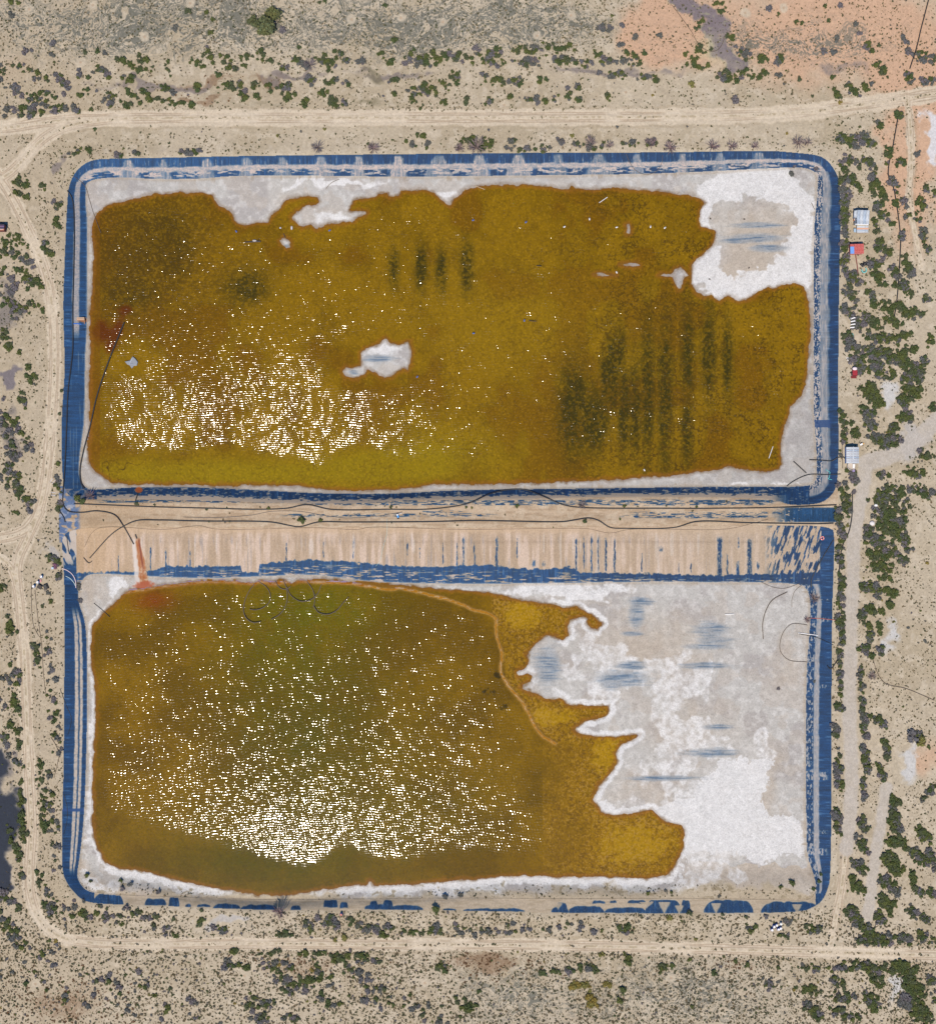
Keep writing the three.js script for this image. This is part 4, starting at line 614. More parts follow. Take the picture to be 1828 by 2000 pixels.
D([440,1862,470,1860,6,7,'G',500,1862,550,1862,6,7,'G',585,1862,600,1864,6,6,'G',615,1866,670,1868,9,20,'G',675,1866,720,1868,6,9,'G',700,1874,740,1874,8,9,'D',440,1884,465,1888,10,12,'D',475,1887,490,1892,6,5,'G',510,1882,545,1892,11,16,'D',555,1882,575,1890,9,7,'M',530,1905,570,1915,11,14,'M',585,1910,615,1915,9,12,'G',560,1930,615,1940,13,18,'D',620,1890,650,1920,13,16,'D',670,1890,710,1905,11,16,'D',480,1950,540,1960,14,18,'M',490,1970,520,1995,14,16,'D',545,1985,580,1995,9,10,'M',620,1945,660,1960,10,11,'D',850,1887,880,1892,8,12,'G',1055,1898,1060,1907,7,4,'G',1075,1897,1095,1900,6,7,'G',1105,1888,1115,1897,7,6,'D',1130,1884,1165,1892,9,18,'M',1110,1925,1150,1920,8,15,'O',1185,1922,1190,1926,5,4,'O',1150,1935,1160,1965,9,15,'O',1220,1868,1235,1878,8,10,'G',1285,1890,1305,1890,8,12,'G',890,1955,925,1970,11,16,'G',1495,1912,1505,1930,9,12,'D',700,1930,880,1990,26,40,'D',0,1870,430,2000,60,70,'D']);
D([10,465,55,470,12,18,'G',5,490,70,490,16,20,'M',30,500,70,515,10,9,'D',0,530,30,560,14,16,'D',40,520,60,560,10,16,'M',50,540,85,555,10,18,'G',20,590,60,610,12,18,'M',0,560,35,620,14,18,'D',60,590,85,610,8,9,'G',0,640,30,690,12,16,'G',88,470,98,500,7,16,'M',30,350,60,365,8,14,'G',35,380,55,390,7,9,'G',110,390,118,405,9,8,'D',80,360,85,365,5,5,'G',105,425,118,445,5,6,'G',50,720,70,745,8,9,'M',40,760,55,800,7,11,'M',0,780,30,900,12,34,'D',30,820,60,880,9,22,'M',10,930,60,990,14,42,'M',15,905,35,935,9,16,'D',20,1000,45,1005,5,6,'G',110,935,120,960,6,8,'M',113,980,120,990,6,8,'M',100,1090,116,1098,7,9,'M',114,1125,120,1130,6,7,'D',0,1140,10,1155,6,5,'G',10,1200,30,1240,8,11,'G',25,1300,40,1340,9,11,'M',5,1320,20,1330,7,6,'D',20,1350,42,1390,9,18,'G',0,1370,10,1385,6,7,'M',15,1410,42,1430,8,14,'G',0,1430,25,1470,9,14,'D',36,1440,42,1470,6,9,'G',30,1480,44,1500,7,9,'M',40,1520,44,1570,4,14,'G',44,1580,48,1650,5,26,'G',20,1600,30,1680,8,14,'G',38,1660,44,1720,5,16,'M',5,1745,40,1780,10,22,'M',0,1790,50,1850,14,38,'M',78,1490,88,1620,9,36,'G',72,1700,112,1790,14,34,'M',70,1255,76,1300,7,13,'M',88,1150,116,1500,14,34,'D',90,1500,116,1700,12,30,'D']);
const one = (a, kind) => { for (let i = 0; i < a.length; i += 3) plants.push([kind, a[i], a[i + 1], a[i + 2]]); };
one([367,23,8,406,26,7.5,419,39,7,411,65,7,21,5,8,37,5,6,166,103,7,190,100,7,406,98,6.5,186,255,6,181,216,6.5,624,4,5,635,4,5.5,751,11,6,770,77,8.5,587,93,6.5,809,96,5,1060,84,4.5,1194,33,5,1259,103,7,1366,90,8,1611,15,6.5,1554,44,6,1566,46,6,1519,28,4.5,1618,41,5,1559,155,7,1626,152,7,1713,90,6,427,145,8,1388,95,5,118,810,5,117,905,7,120,762,5,1395,1900,8,1437,1876,6,1457,1884,7,1353,1965,5.5,1347,1875,6,1520,1890,5,1554,1928,5,1517,1888,5.5,1472,1810,8.5,1345,1783,7,1411,1785,5,1456,1792,5,1545,1725,8,1524,1733,5,1266,1745,5,1312,1742,4.5,395,1776,6,850,1778,10,1215,1935,9,1210,1952,9,935,1937,6,680,1945,5,588,1016,9,626,1014,6,302,986,3,268,985,5,404,994,4,443,992,3,523,993,5,408,1019,3,450,1019,3,764,991,4,910,992,4,921,992,3,1010,989,5,1143,1016,6,1210,1014,3.5,1219,987,5,1360,988,4,1300,988,2.5,150,970,9,160,978,8,1600,1720,6,1590,1735,6,1604,1708,5,236,1720,5,170,1712,7,178,1720,5,1080,1030,2], 'G');
one([343,54,8,104,85,8,103,107,7,50,101,7.5,206,105,7,22,30,8,552,60,9,1240,73,7.5,1500,18,8,1640,12,7,1671,47,6.5,1678,65,6.5,1634,77,8,1628,103,10,1608,101,8,1519,148,8,1435,195,9.5,1215,50,7,1287,69,8,1212,87,9,1519,120,8,1700,165,7,155,1145,8,158,1172,6,240,1735,7,255,1728,6,310,1742,5,870,1752,7,900,1748,6,1300,1740,4,1404,1750,4,1590,1330,4,1520,1345,4,1545,340,6,1592,330,6,1550,325,5,1780,1438,14,1495,1789,7], 'Y');
one([543,265,4,1117,265,5,1485,110,5,1640,200,5,1810,1100,4,1175,1865,8,1358,1833,5,1307,1793,7,670,1830,10,655,1835,6,1795,1447,13,610,1893,6,1738,860,5,1741,870,4,1535,260,4,1350,165,8,1275,185,4,545,1885,5,110,1838,5,1725,1200,3.5,1745,1215,4], 'O');
for (let k = 0; k < 2600; k++) { // low round seedbushes over the open scrub
  const u = RS() * 1860 - 15, v = k < 1700 ? 1770 + RS() * 235 : RS() * 2000, c = RS(); if (!free(u, v, 4) || blocked(u, v) || (u > 120 && u < 1636 && v > 300 && v < 1782)) continue;
  const p = ss(.4, .62, fbm(u / 45 + 9, v / 45, 3)); if (RS() > (v > 1770 ? (u < 900 ? .35 + .5 * p : .12 + .3 * p) : v > 85 ? .25 + .3 * p : .04)) continue;
  plants.push([c < .55 ? 'G' : c < .94 ? 'Y' : 'O', u, v, 1.8 + 2.2 * RS() * RS()]);
}
for (let k = 0; k < 620; k++) {                              // loners over the open sand
  const u = RS() * 1860 - 15, v = RS() * 2020 - 10, c = RS(); if (!free(u, v, 5) || blocked(u, v) || (u > 120 && u < 1636 && v > 300 && v < 1790)) continue;
  const dens = v > 1860 ? (u < 900 ? .9 : .35) : v < 230 ? (v > 85 ? .3 : .05) : u > 1640 ? .5 : .45;
  if (RS() < dens) plants.push([c < .5 ? 'G' : c < .93 ? 'Y' : 'O', u, v, 2.6 + 3.6 * RS() * RS()]);
}
{
  const rest = { G: [], Y: [], O: [] }, many = { G: 'green shrubs scattered over the site', Y: 'grey shrubs scattered over the site', O: 'olive yellow shrubs scattered over the site' };
  for (const k of ['G', 'Y', 'O']) {
    const all = plants.filter((p) => p[0] === k && p[1] > -4 && p[1] < 1832 && p[2] > -4 && p[2] < 2004).sort((a, c) => c[3] - a[3]);
    all.forEach(([, u, v, rr], i) => {
      const name16 = (t, more) => (t + more).split(' ').length > 16 ? t : t + more;
      const f = KIND[k], w = Math.floor(RS() * 5), m = Math.floor(RS() * f.mats.length), turn = RS() * 6.283, sc = rr * S * (.95 + .1 * RS()), hgt = sc * (.75 + .3 * RS()), p = W(u, v); p.y -= .04;
      if (i < 290) {
        const o = thing(f.name, name16(sizeWord(rr) + f.word + ' ' + where(u, v), near(u, v)), 'shrub', p, turn, many[k]); o.scale.set(sc, hgt, sc);
        part('foliage', f.geo[w][0], f.mats[m], o); part('stem', f.geo[w][1], mStem, o);
      } else rest[k].push([w, m, p, turn, sc, hgt]);
    });
    for (let w = 0; w < 5; w++) {
      const list = rest[k].filter((q) => q[0] === w); if (!list.length) continue;
      const im = new THREE.InstancedMesh(KIND[k].geo[w][0], leafMat(1, 1, 1), list.length), mx = new THREE.Matrix4();
      list.forEach(([, m, p, turn, sc, hgt], i) => { im.setMatrixAt(i, mx.compose(p, new THREE.Quaternion().setFromAxisAngle(V3(0, 1, 0), turn), V3(sc, hgt, sc))); im.setColorAt(i, KIND[k].mats[m].color); });
      im.name = numbered({ G: 'green_undergrowth', Y: 'grey_undergrowth', O: 'yellow_undergrowth' }[k]); im.castShadow = im.receiveShadow = true;
      im.userData = { kind: 'stuff', label: { G: 'smaller green scrub scattered over the sand and thickets', Y: 'smaller grey scrub scattered over the sand and thickets', O: 'small yellow scrub on the sand' }[k], category: 'scrub' }; scene.add(im);
    }
  }
}
// bare tamarisk-like bushes along the liner, and the big dark bush with one on the outer bank
{
  const mTw = [mat(.24, .17, .175), mat(.2, .165, .17), mat(.26, .2, .19)], tw = [0, 1, 2].map((i) => [twigs(500 + i, 42), stems(520 + i, 6, .3, .4, .05)]);
  for (const [u, v, rr, l] of [[621, 288, 15, 'with a yellow bush in the sand near it'], [730, 290, 15], [932, 288, 22, 'tallest of its row, hanging over the liner'], [898, 290, 12, 'close beside the tallest bare bush'], [1152, 281, 17], [1190, 284, 11], [1268, 281, 15], [1308, 289, 16, 'whose twigs reach over the blue liner'], [1390, 286, 16], [1428, 286, 13], [1474, 286, 10], [1558, 280, 16], [1577, 278, 11], [1137, 986, 11, 'pinkish, alone on the sandy bank between the ponds'], [548, 1781, 18, 'purple, beside the thin blue liner strip on the outer bank'], [1588, 1168, 14, 'at the liner corner by the salt flat'], [1702, 1320, 11, 'beside the grey gravel road'], [178, 968, 13, 'at the liner corner next to a dense green bush'], [606, 126, 15, 'purple, among the shrubs across the track'], [1575, 1210, 9, 'small, on the salt rim by the red pipe']]) {
    const i = Math.floor(RS() * 3), p = W(u, v); p.y -= .05;
    const o = thing('bare_bush', l ? 'bare twiggy bush ' + l : 'bare purple-brown twiggy bush in the row along the blue liner', 'bush', p, RS() * 6.283, 'bare twiggy bushes'); o.scale.set(rr * S, rr * S * .95, rr * S);
    part('branches', tw[i][0], mTw[Math.floor(RS() * 3)], o); part('stem', tw[i][1], mStem, o);
  }
}
// the clump of old trees on the flats, each with trunk, limbs and crown
{
  const mOl = [leafMat(.115, .125, .045), leafMat(.1, .115, .05)];
  for (const [u, v, rr, l] of [[536, 28, 15, 'crown joined to its neighbours on the flats'], [528, 52, 18, 'widest tree of the clump on the flats'], [517, 66, 13, 'with grey twigs at the foot of the clump'], [498, 43, 11, 'standing a little apart from the clump on the flats'], [487, 46, 7, 'small, at the edge of the clump on the flats']]) {
    const o = thing('olive_tree', 'low olive green tree ' + l, 'tree', W(u, v), RS() * 6.283, 'clump of trees on the flats'), s = rr * S;
    const tr = [rod(V3(0, -.1, 0), V3(0, s * .8, 0), s * .1, s * .06, 7)]; for (let k = 0; k < 6; k++) { const q = k * 1.05 + RS(); tr.push(rod(V3(0, s * .35, 0), V3(Math.cos(q) * s * .7, s * (.8 + .2 * RS()), Math.sin(q) * s * .7), s * .05, s * .015, 5)); }
    part('trunk', joined(tr), mStem, o); const c = part('crown', lump(900 + Math.round(u), 420, 1.15, 1, 1), mOl[Math.floor(RS() * 2)], o); c.scale.set(s, s * 1.05, s); c.position.y = s * .25;
  }
}
// tufts of dry grass and seedlings: nobody could count them
{
  const tuft = (seed, n, w) => { const R = rng(seed), pos = []; for (let i = 0; i < n; i++) { const q = R() * 6.283, k = .25 + .6 * R(), h = .5 + .6 * R(), x = Math.cos(q) * .2 * R(), z = Math.sin(q) * .2 * R(), tx = Math.cos(q) * k, tz = Math.sin(q) * k; pos.push(x - tz * w, 0, z + tx * w, x + tz * w, 0, z - tx * w, tx, h * .6, tz, x - tz * w * .6 + tx * .5, h * .55, z + tx * w * .6 + tz * .5, x + tz * w + tx * .2, .05, z - tx * w + tz * .2, tx * 1.25, .18, tz * 1.25); } const o = new THREE.BufferGeometry(); o.setAttribute('position', new THREE.Float32BufferAttribute(pos, 3)); o.computeVertexNormals(); return o; };
  const tg = [tuft(1, 13, .5), tuft(2, 15, .55), tuft(3, 12, .6)], lists = [[], [], []], pal = [[.06, .07, .03], [.075, .072, .038], [.055, .062, .03], [.1, .085, .045], [.14, .105, .055], [.09, .088, .075]], rustC = [.13, .065, .03], mx = new THREE.Matrix4(), col = new THREE.Color();
  const dens = (u, v) => {
    if (!free(u, v, 2)) { if (sT2.at(u, v) < -1 && v > 1725 && sW2.at(u, v) > 14) return .35 * ss(.4, .6, fbm(u / 20, v / 8, 2)); if (roadC.at(u, v) < 2.2 && roadD.at(u, v) < -3 && sC1.at(u, v) > 6 && sC2.at(u, v) > 6) return .5 * ss(.4, .55, fbm(u / 40, v / 40 + 3, 2)); return 0; }
    if (u > 118 && u < 1634 && v > 930 && v < 1060) return .012;
    const n = fbm(u / 50 + 9, v / 50, 3), p = ss(.36, .62, n);
    if (blob(u, v, 18, 735, 30, 28) > .4 || blob(u, v, 430, 1797, 50, 9) > .4 || sdWet(u, v) < 0 || blob(u, v, 1768, 1490, 30, 50) > .4 || blob(u, v, 1737, 785, 20, 30) > .4 || (u > 1790 && v > 225 && v < 335)) return .03;
    if (v < 90) return u < 1240 ? .35 + .35 * p : .22 + .3 * p;
    if (v < 222) return .14 + .3 * p + .3 * ss(196, 214, v) * (u < 1300 ? 1 : 0);
    if (v < 320 && u < 1620) return v < 262 ? .05 + .06 * p : .1 + .4 * p;
    if (v > 1855) return .55 + .4 * p;
    if (v > 1780) return .4 + .45 * p;
    if (u < 130) return v < 1100 ? .14 + .3 * p : .3 + .35 * p;
    return .12 + .35 * p;
  };
  for (let v = -20; v < 2022; v += 3.7) for (let u = -20; u < 1850; u += 3.7) {
    const a = u + 3.7 * (RS() - .5), c = v + 3.7 * (RS() - .5); if (RS() > .72 * dens(a, c)) continue;
    let d = false; for (const q of BARE) if ((q[0] - a) ** 2 + (q[1] - c) ** 2 < 90) d = true; if (d) continue;
    const ru = blob(a, c, 400, 155, 60, 8) + blob(a, c, 512, 152, 30, 8) + blob(a, c, 395, 188, 60, 9) + blob(a, c, 950, 1880, 85, 22) + .6 * blob(a, c, 1430, 1888, 40, 10) + .5 * blob(a, c, 130, 1960, 110, 60) + .4 * blob(a, c, 600, 1880, 120, 30);
    const warm = a > 1150 && c < 260 ? .4 : 0, pc = RS() < ru ? rustC : pal[Math.min(5, Math.floor(Math.pow(RS(), 1 + .6 * (c < 1000 ? 1 : 0) - warm) * 6))], s = S * (.95 + 1.9 * Math.pow(RS(), 2.2)) * (c > 1780 ? 1.2 : 1), p = W(a, c); p.y -= .02;
    lists[Math.floor(RS() * 3)].push([p, s, pc, .8 + .4 * RS()]);
  }
  const mTuft = mat(1, 1, 1, 1);
  lists.forEach((list, w) => { const im = new THREE.InstancedMesh(tg[w], mTuft, list.length); list.forEach(([p, s, pc, t], i) => { im.setMatrixAt(i, mx.compose(p, new THREE.Quaternion().setFromAxisAngle(V3(0, 1, 0), RS() * 6.283), V3(s * 1.15, s * 1.2, s * 1.15))); im.setColorAt(i, col.setRGB(pc[0] * t, pc[1] * t, pc[2] * t)); }); im.name = numbered('grass_tufts'); im.castShadow = im.receiveShadow = true; im.userData = { kind: 'stuff', label: 'small dry tufts and seedlings dotted over the sand', category: 'grass' }; scene.add(im); console.log('tufts', list.length); });
}
lap('plants');

// ---------------------------------------------------------------- pipes, hoses and cables laid over the ground
const mBlack = mat(.014, .015, .018, .5), mGrey = mat(.12, .11, .11, .7), mWhite = mat(.74, .73, .72, .6), mRed = mat(.42, .1, .06, .6), mTeal = mat(.12, .5, .48, .5), mBrown = mat(.1, .075, .06, .8), mPink = mat(.62, .5, .52, .6);
function pipe(name, label, pts, rad, m = mBlack, level, cat = 'pipe') {
  const p = pairs(pts), c = new THREE.CatmullRomCurve3(p.map(([u, v]) => V3(u, 0, v)), false, 'centripetal'), L = c.getLength(), n = Math.max(4, Math.round(L / 5)), out = [];
  for (let i = 0; i <= n; i++) { const q = c.getPointAt(i / n), gy = Math.max(H(q.x, q.z), sC1.at(q.x, q.z) < 0 ? (sW1.at(q.x, q.z) < 0 ? WL1 + .02 : -9) : sC2.at(q.x, q.z) < 0 && sW2.at(q.x, q.z) < 0 ? WL2 - .01 : -9); out.push(W(q.x, q.z, (level ?? gy + .03) + rad * .9)); }
  return single(name, new THREE.TubeGeometry(new THREE.CatmullRomCurve3(out), n * 2, rad, 6, false), m, label, cat);
}
pipe('black_pipe', 'long black pipe running down the blue liner and across the sandy bank', [132,372,140,384,144,400,146,450,145,520,143,600,143,680,139,720,134,760,131,830,127,920,124,960,124,985,134,998,160,1001,190,998,225,1006,241,1026,262,1063], .13);
pipe('black_pipe', 'straight black pipe lying half in the amber water by the rust-red stain', [243,630,215,700,191,770,176,835,164,880,157,920,160,945,166,954], .15);
pipe('thin_hose', 'thin dark hose crossing the salt rim into the dark water corner', [142,342,166,362,176,392,184,418,198,455], .05, mBrown, undefined, 'hose');
pipe('black_pipe', 'black pipe along the sandy bank that swings out over the liner', [145,984,200,986,300,990,420,993,500,995,560,993,600,986,646,995,760,995,846,994,915,983,955,965,988,957,1027,957,1060,969,1100,986,1130,991,1300,993,1400,993,1524,991,1633,986], .12);
pipe('black_pipe', 'black pipe along the edge of the long sand slope, hooked at its end', [176,1090,218,1044,240,1029,268,1017,311,1016,393,1018,530,1020,563,1026,585,1029,622,1020,682,1020,846,1019,928,1017,1100,1019,1121,1016,1150,1012,1169,1017,1191,1030,1223,1032,1318,1030,1359,1019,1461,1021,1603,1023,1627,1022], .12);
pipe('pipe_end_piece', 'short black crossbar at the hooked pipe end on the sand slope', [164,1089,170,1096,174,1100,180,1096], .1);
pipe('thin_cable', 'thin dark cable along the brow of the long sand slope', [166,1068,178,1044,190,1033,215,1029,320,1034,390,1027,420,1033,620,1031,700,1034,720,1030,900,1034,1100,1032,1150,1033,1190,1041,1230,1034,1420,1033,1470,1022,1500,1014], .035, mBrown, undefined, 'cable');
pipe('thin_hose', 'thin grey hose lying in the middle of the sandy bank', [358,1010,421,1011,492,1006,530,999,585,999,641,1008,682,1012,737,1008,786,1000], .05, mGrey, undefined, 'hose');
pipe('teal_hose', 'pale teal hose running straight down the sand slope', [756,1013,756,1040,748,1070,742,1096,734,1106], .035, mat(.35, .5, .48, .6), undefined, 'hose');
[[497,1141,486,1156,478,1176,476,1194,482,1208,495,1216,510,1214],[506,1136,520,1146,528,1160,526,1176,514,1187,500,1191,488,1190],[538,1134,546,1147,558,1151,568,1145],[553,1131,560,1150,561,1172,555,1190,544,1202,530,1210],[560,1146,568,1162,586,1174,606,1172,620,1160,628,1142],[600,1136,611,1152,615,1172,612,1186],[613,1184,622,1196,640,1200,658,1192,670,1178,681,1166]].forEach((q, i) => pipe('looped_hose', ['dark hose loop in the green water, widest of the tangle', 'tight dark hose loop inside the widest one', 'short dark hose bight at the salty shoreline', 'dark hose tail curving from shore into the water', 'round dark hose loop beside the curving tail', 'dark hose running from shore down through the crossing loops', 'dark hose bight ending the tangle in open water'][i], q, .09, mBrown, WL2 - .03, 'hose'));
pipe('curved_hose', 'curved brown hose lying on the white salt flat', [1537,1156,1508,1172,1496,1191,1489,1217,1490,1248], .09, mBrown, undefined, 'hose');
pipe('curved_hose', 'big open hose loop on the salt flat reaching the liner', [1576,1221,1565,1219,1545,1219,1531,1232,1523,1254,1524,1273,1540,1289,1575,1293], .06, mBrown, undefined, 'hose');
pipe('thin_hose', 'thin sagging hose at the corner of the salt flat', [1486,1137,1510,1147,1532,1149,1562,1139], .045, mBrown, undefined, 'hose');
pipe('thin_hose', 'thin hose curling down from the liner corner onto salt', [1566,1142,1552,1154,1546,1172,1546,1186], .04, mBrown, undefined, 'hose');
pipe('black_pipe', 'black pipe slanting down the wide dark blue corner of the liner', [1627,1054,1604,1092,1590,1118,1584,1134,1584,1148], .1);
pipe('black_pipe', 'black pipe between liner and gravel road, bending round shrubs', [1664,960,1663,1008,1657,1039,1646,1063,1640,1092,1637,1158], .12);
pipe('black_pipe', 'black pipe running over orange sand beyond the dirt track', [1814,-6,1797,60,1790,90,1776,134], .13);
pipe('black_pipe', 'long black pipe winding through the thicket past the tin sheds', [1753,228,1744,280,1734,340,1744,366,1750,398,1756,442,1758,470,1757,498,1754,550,1749,600,1742,635], .13);
pipe('thin_cable', 'dark cable loop at the mouth of the gravel gully', [1312,10,1330,34,1350,62,1365,88,1385,100,1400,98,1411,84,1414,70], .06, mBrown, undefined, 'cable');
pipe('fence_wire', 'dark wire along the track from the heap of drums', [62,1136,62,1168,66,1220,76,1242], .05, mBrown, undefined, 'wire');
pipe('fence_wire', 'dark wire running down the strip between track and liner', [69,1152,74,1200,82,1260,86,1320,91,1362], .05, mBrown, undefined, 'wire');
pipe('thin_hose', 'dark hose in the brush strip beside the liner', [100,1440,110,1456,116,1474,112,1496,106,1520], .06, mBrown, undefined, 'hose');
pipe('thin_hose', 'thin black hose bowed over the liner below the wire', [118,1345,130,1378,140,1402,138,1420,133,1436], .05, mBlack, undefined, 'hose');
pipe('thin_hose', 'thin black hose bowed over the liner at the cross seam', [126,1552,132,1578,131,1608,125,1630], .05, mBlack, undefined, 'hose');
pipe('brown_cable', 'brown cable curving away from the gravel road into scrub', [1705,1290,1712,1312,1727,1334,1769,1345,1824,1368], .07, mBrown, undefined, 'cable');
pipe('black_pipe', 'black pipe from the corrugated shed across the liner', [1580,898,1604,899,1625,900,1634,894,1648,893], .11);
pipe('black_pipe', 'black pipe crossing the liner beside a teal frame', [1536,949,1552,938,1579,927,1610,927,1641,926], .1);
pipe('black_pole', 'black pole lying on pale salt near the liner corner', [1549,901,1574,924], .11, mBlack, undefined, 'pole');
pipe('red_pipe', 'thin red pipe lying across the blue liner', [1575,1207,1600,1208,1631,1211], .06, mRed, undefined, 'pipe');
pipe('white_pipe', 'white pipe lying from salt flat onto the liner', [1558,1236,1575,1238,1597,1241], .09, mWhite, undefined, 'pipe');
pipe('black_pipe', 'thin black pipe continuing from the white pipe to the bank', [1560,1238,1597,1246,1627,1260], .06);
pipe('hooked_pipe', 'black hooked pipe at the top of the liner by shrubs', [1615,1300,1618,1304,1623,1306,1629,1298,1636,1287], .11);
pipe('thin_pole', 'thin dark pole poking from salt into the water', [184,1178,200,1191,215,1205], .06, mBlack, undefined, 'pole');
pipe('thin_pole', 'dark pole lying on the patchy sand-covered liner', [131,1046,133,1064,136,1082], .07, mBlack, undefined, 'pole');
pipe('outlet_pipe', 'short black outlet pipe above the long rust stain', [265,1044,268,1052], .14);
pipe('outlet_pipe', 'black outlet pipe ending above the round rust stain', [265,979,270,964], .12);
pipe('bent_pipe', 'bent black pipe at the liner corner beside drums', [111,992,120,1002,126,1012,128,1020], .1);
pipe('white_hose', 'white hose arching over the blue liner', [122,1110,132,1114,142,1122,148,1134,149,1148], .09, mPink, undefined, 'hose');
pipe('white_hose', 'thin pale teal hose joining the white hose on the liner', [129,1125,138,1130,145,1138,148,1144], .06, mat(.5, .62, .6), undefined, 'hose');
pipe('white_plank', 'white plank lying in amber water', [1170,396,1186,385], .07, mWhite, undefined, 'plank');
pipe('white_plank', 'white plank leaning at the pale shore corner of the amber water', [1501,895,1509,872], .07, mWhite, undefined, 'plank');
pipe('white_plank', 'white plank alone on the grey salt flat', [1415,1200,1433,1199], .09, mWhite, undefined, 'plank');
pipe('wooden_plank', 'pale wooden plank at the top shoreline of the amber water', [928,363,947,370], .06, mat(.5, .38, .24), undefined, 'plank');
pipe('curved_hose', 'dark curved hose on the white rim below the liner', [637,369,643,361,651,355,663,350], .05, mBrown, undefined, 'hose');
pipe('dark_stick', 'short dark stick on white salt by the liner', [1584,396,1590,409], .06, mBrown, undefined, 'stick');
pipe('rusty_pole', 'long rusty pole lying from the red shed into shrubs', [1670,497,1672,510,1674,524,1675,540], .12, mat(.2, .07, .06), undefined, 'pole');
pipe('blue_pipe', 'bright blue pipe of the wooden outlet across the liner', [143,632,150,632,160,633], .11, mat(.04, .16, .55), undefined, 'pipe');
pipe('fence_wire', 'dark wire between the liner and the corrugated shed', [1645,824,1644,860,1645,915], .06, mBrown, undefined, 'wire');
pipe('thin_cable', 'thin dark cable sagging over the liner from the top bank', [1222,300,1230,318,1240,332,1262,341,1282,334,1292,318,1294,303], .05, mBrown, undefined, 'cable');
{ // teal frame lying on the liner corner
  const o = thing('teal_tubing', 'bent teal plastic frame on the dark blue liner corner', 'frame'); const q = pairs([1612,917,1620,922,1619,932,1616,935,1624,937]);
  for (let i = 0; i + 1 < q.length; i++) { const f = (p) => { const w = W(p[0], p[1]); w.y += .1; return w; }; part('bar', rod(f(q[i]), f(q[i + 1]), .06), mTeal, o); }
}
{ const p = W(1605, 1051), o = thing('lifebuoy', 'red ring lifebuoy on the striped sandy slope', 'lifebuoy', p.setY(p.y + .1)); part('ring', new THREE.TorusGeometry(.33, .11, 8, 24).rotateX(Math.PI / 2), mat(.72, .13, .1, .6), o); const bands = []; for (let k = 0; k < 4; k++) bands.push(new THREE.TorusGeometry(.33, .118, 8, 4, .35).rotateZ(k * 1.571 + .3).rotateX(Math.PI / 2)); for (const q of bands) part('band', q, mWhite, o); }

// ---------------------------------------------------------------- sheds
const tinMap = (() => { const n = 256, px = new Uint8Array(n * n * 4); for (let j = 0; j < n; j++) for (let i = 0; i < n; i++) { const f = .5 + .5 * (fbm(i / 40, j / 40, 4) - .5) * 2, st = vn(i / 3, j / 60) - .5, k = (j * n + i) * 4, c = 168 + 80 * (f - .5) + 34 * st; px[k] = c; px[k + 1] = c + 6; px[k + 2] = c + 12; px[k + 3] = 255; } const t = new THREE.DataTexture(px, n, n); t.colorSpace = THREE.SRGBColorSpace; t.wrapS = t.wrapT = THREE.RepeatWrapping; t.magFilter = THREE.LinearFilter; t.needsUpdate = true; return t; })();
const rustMap = (() => { const n = 256, px = new Uint8Array(n * n * 4); for (let j = 0; j < n; j++) for (let i = 0; i < n; i++) { const f = fbm(i / 24, j / 24, 4), h = ss(.52, .66, fbm(i / 13 + 60, j / 13, 3)), k = (j * n + i) * 4; px[k] = lerp(168 + 60 * (f - .5), 190, h * .6); px[k + 1] = lerp(72 + 50 * (f - .5), 130, h * .6); px[k + 2] = lerp(66 + 40 * (f - .5), 130, h * .6); px[k + 3] = 255; } const t = new THREE.DataTexture(px, n, n); t.colorSpace = THREE.SRGBColorSpace; t.wrapS = t.wrapT = THREE.RepeatWrapping; t.magFilter = THREE.LinearFilter; t.needsUpdate = true; return t; })();
const mTin = new THREE.MeshStandardMaterial({ map: tinMap, roughness: .6, color: 0xffffff }), mTin2 = new THREE.MeshStandardMaterial({ map: tinMap, roughness: .6, color: 0xdfe9f4 }), mRust = new THREE.MeshStandardMaterial({ map: rustMap, roughness: .8 }), mTanTin = new THREE.MeshStandardMaterial({ map: tinMap, roughness: .8, color: 0xf2e0c4 }), mBlueTin = mat(.06, .17, .4, .5), mBluePanel = mat(.13, .28, .62, .5), mWood = mat(.3, .22, .15), mDarkWood = mat(.06, .05, .045);
function corr(w, d, pitch = .18, amp = .018) {              // corrugated sheet, ribs across its width
  const n = Math.max(4, Math.round(d / pitch) * 4), q = new THREE.PlaneGeometry(w, d, 1, n).rotateX(-Math.PI / 2), p = q.attributes.position; for (let i = 0; i < p.count; i++) p.setY(i, amp * Math.sin(p.getZ(i) / pitch * 6.283)); q.computeVertexNormals(); return q;
}
function shell(o, w, d, h, m, t = .05) { part('wall', box(w, h, t, 0, h / 2, -d / 2), m, o); part('wall', box(w, h, t, 0, h / 2, d / 2), m, o); part('wall', box(t, h, d - t - .004, -w / 2 + t / 2, h / 2, 0), m, o); part('wall', box(t, h, d - t - .004, w / 2 - t / 2, h / 2, 0), m, o); }
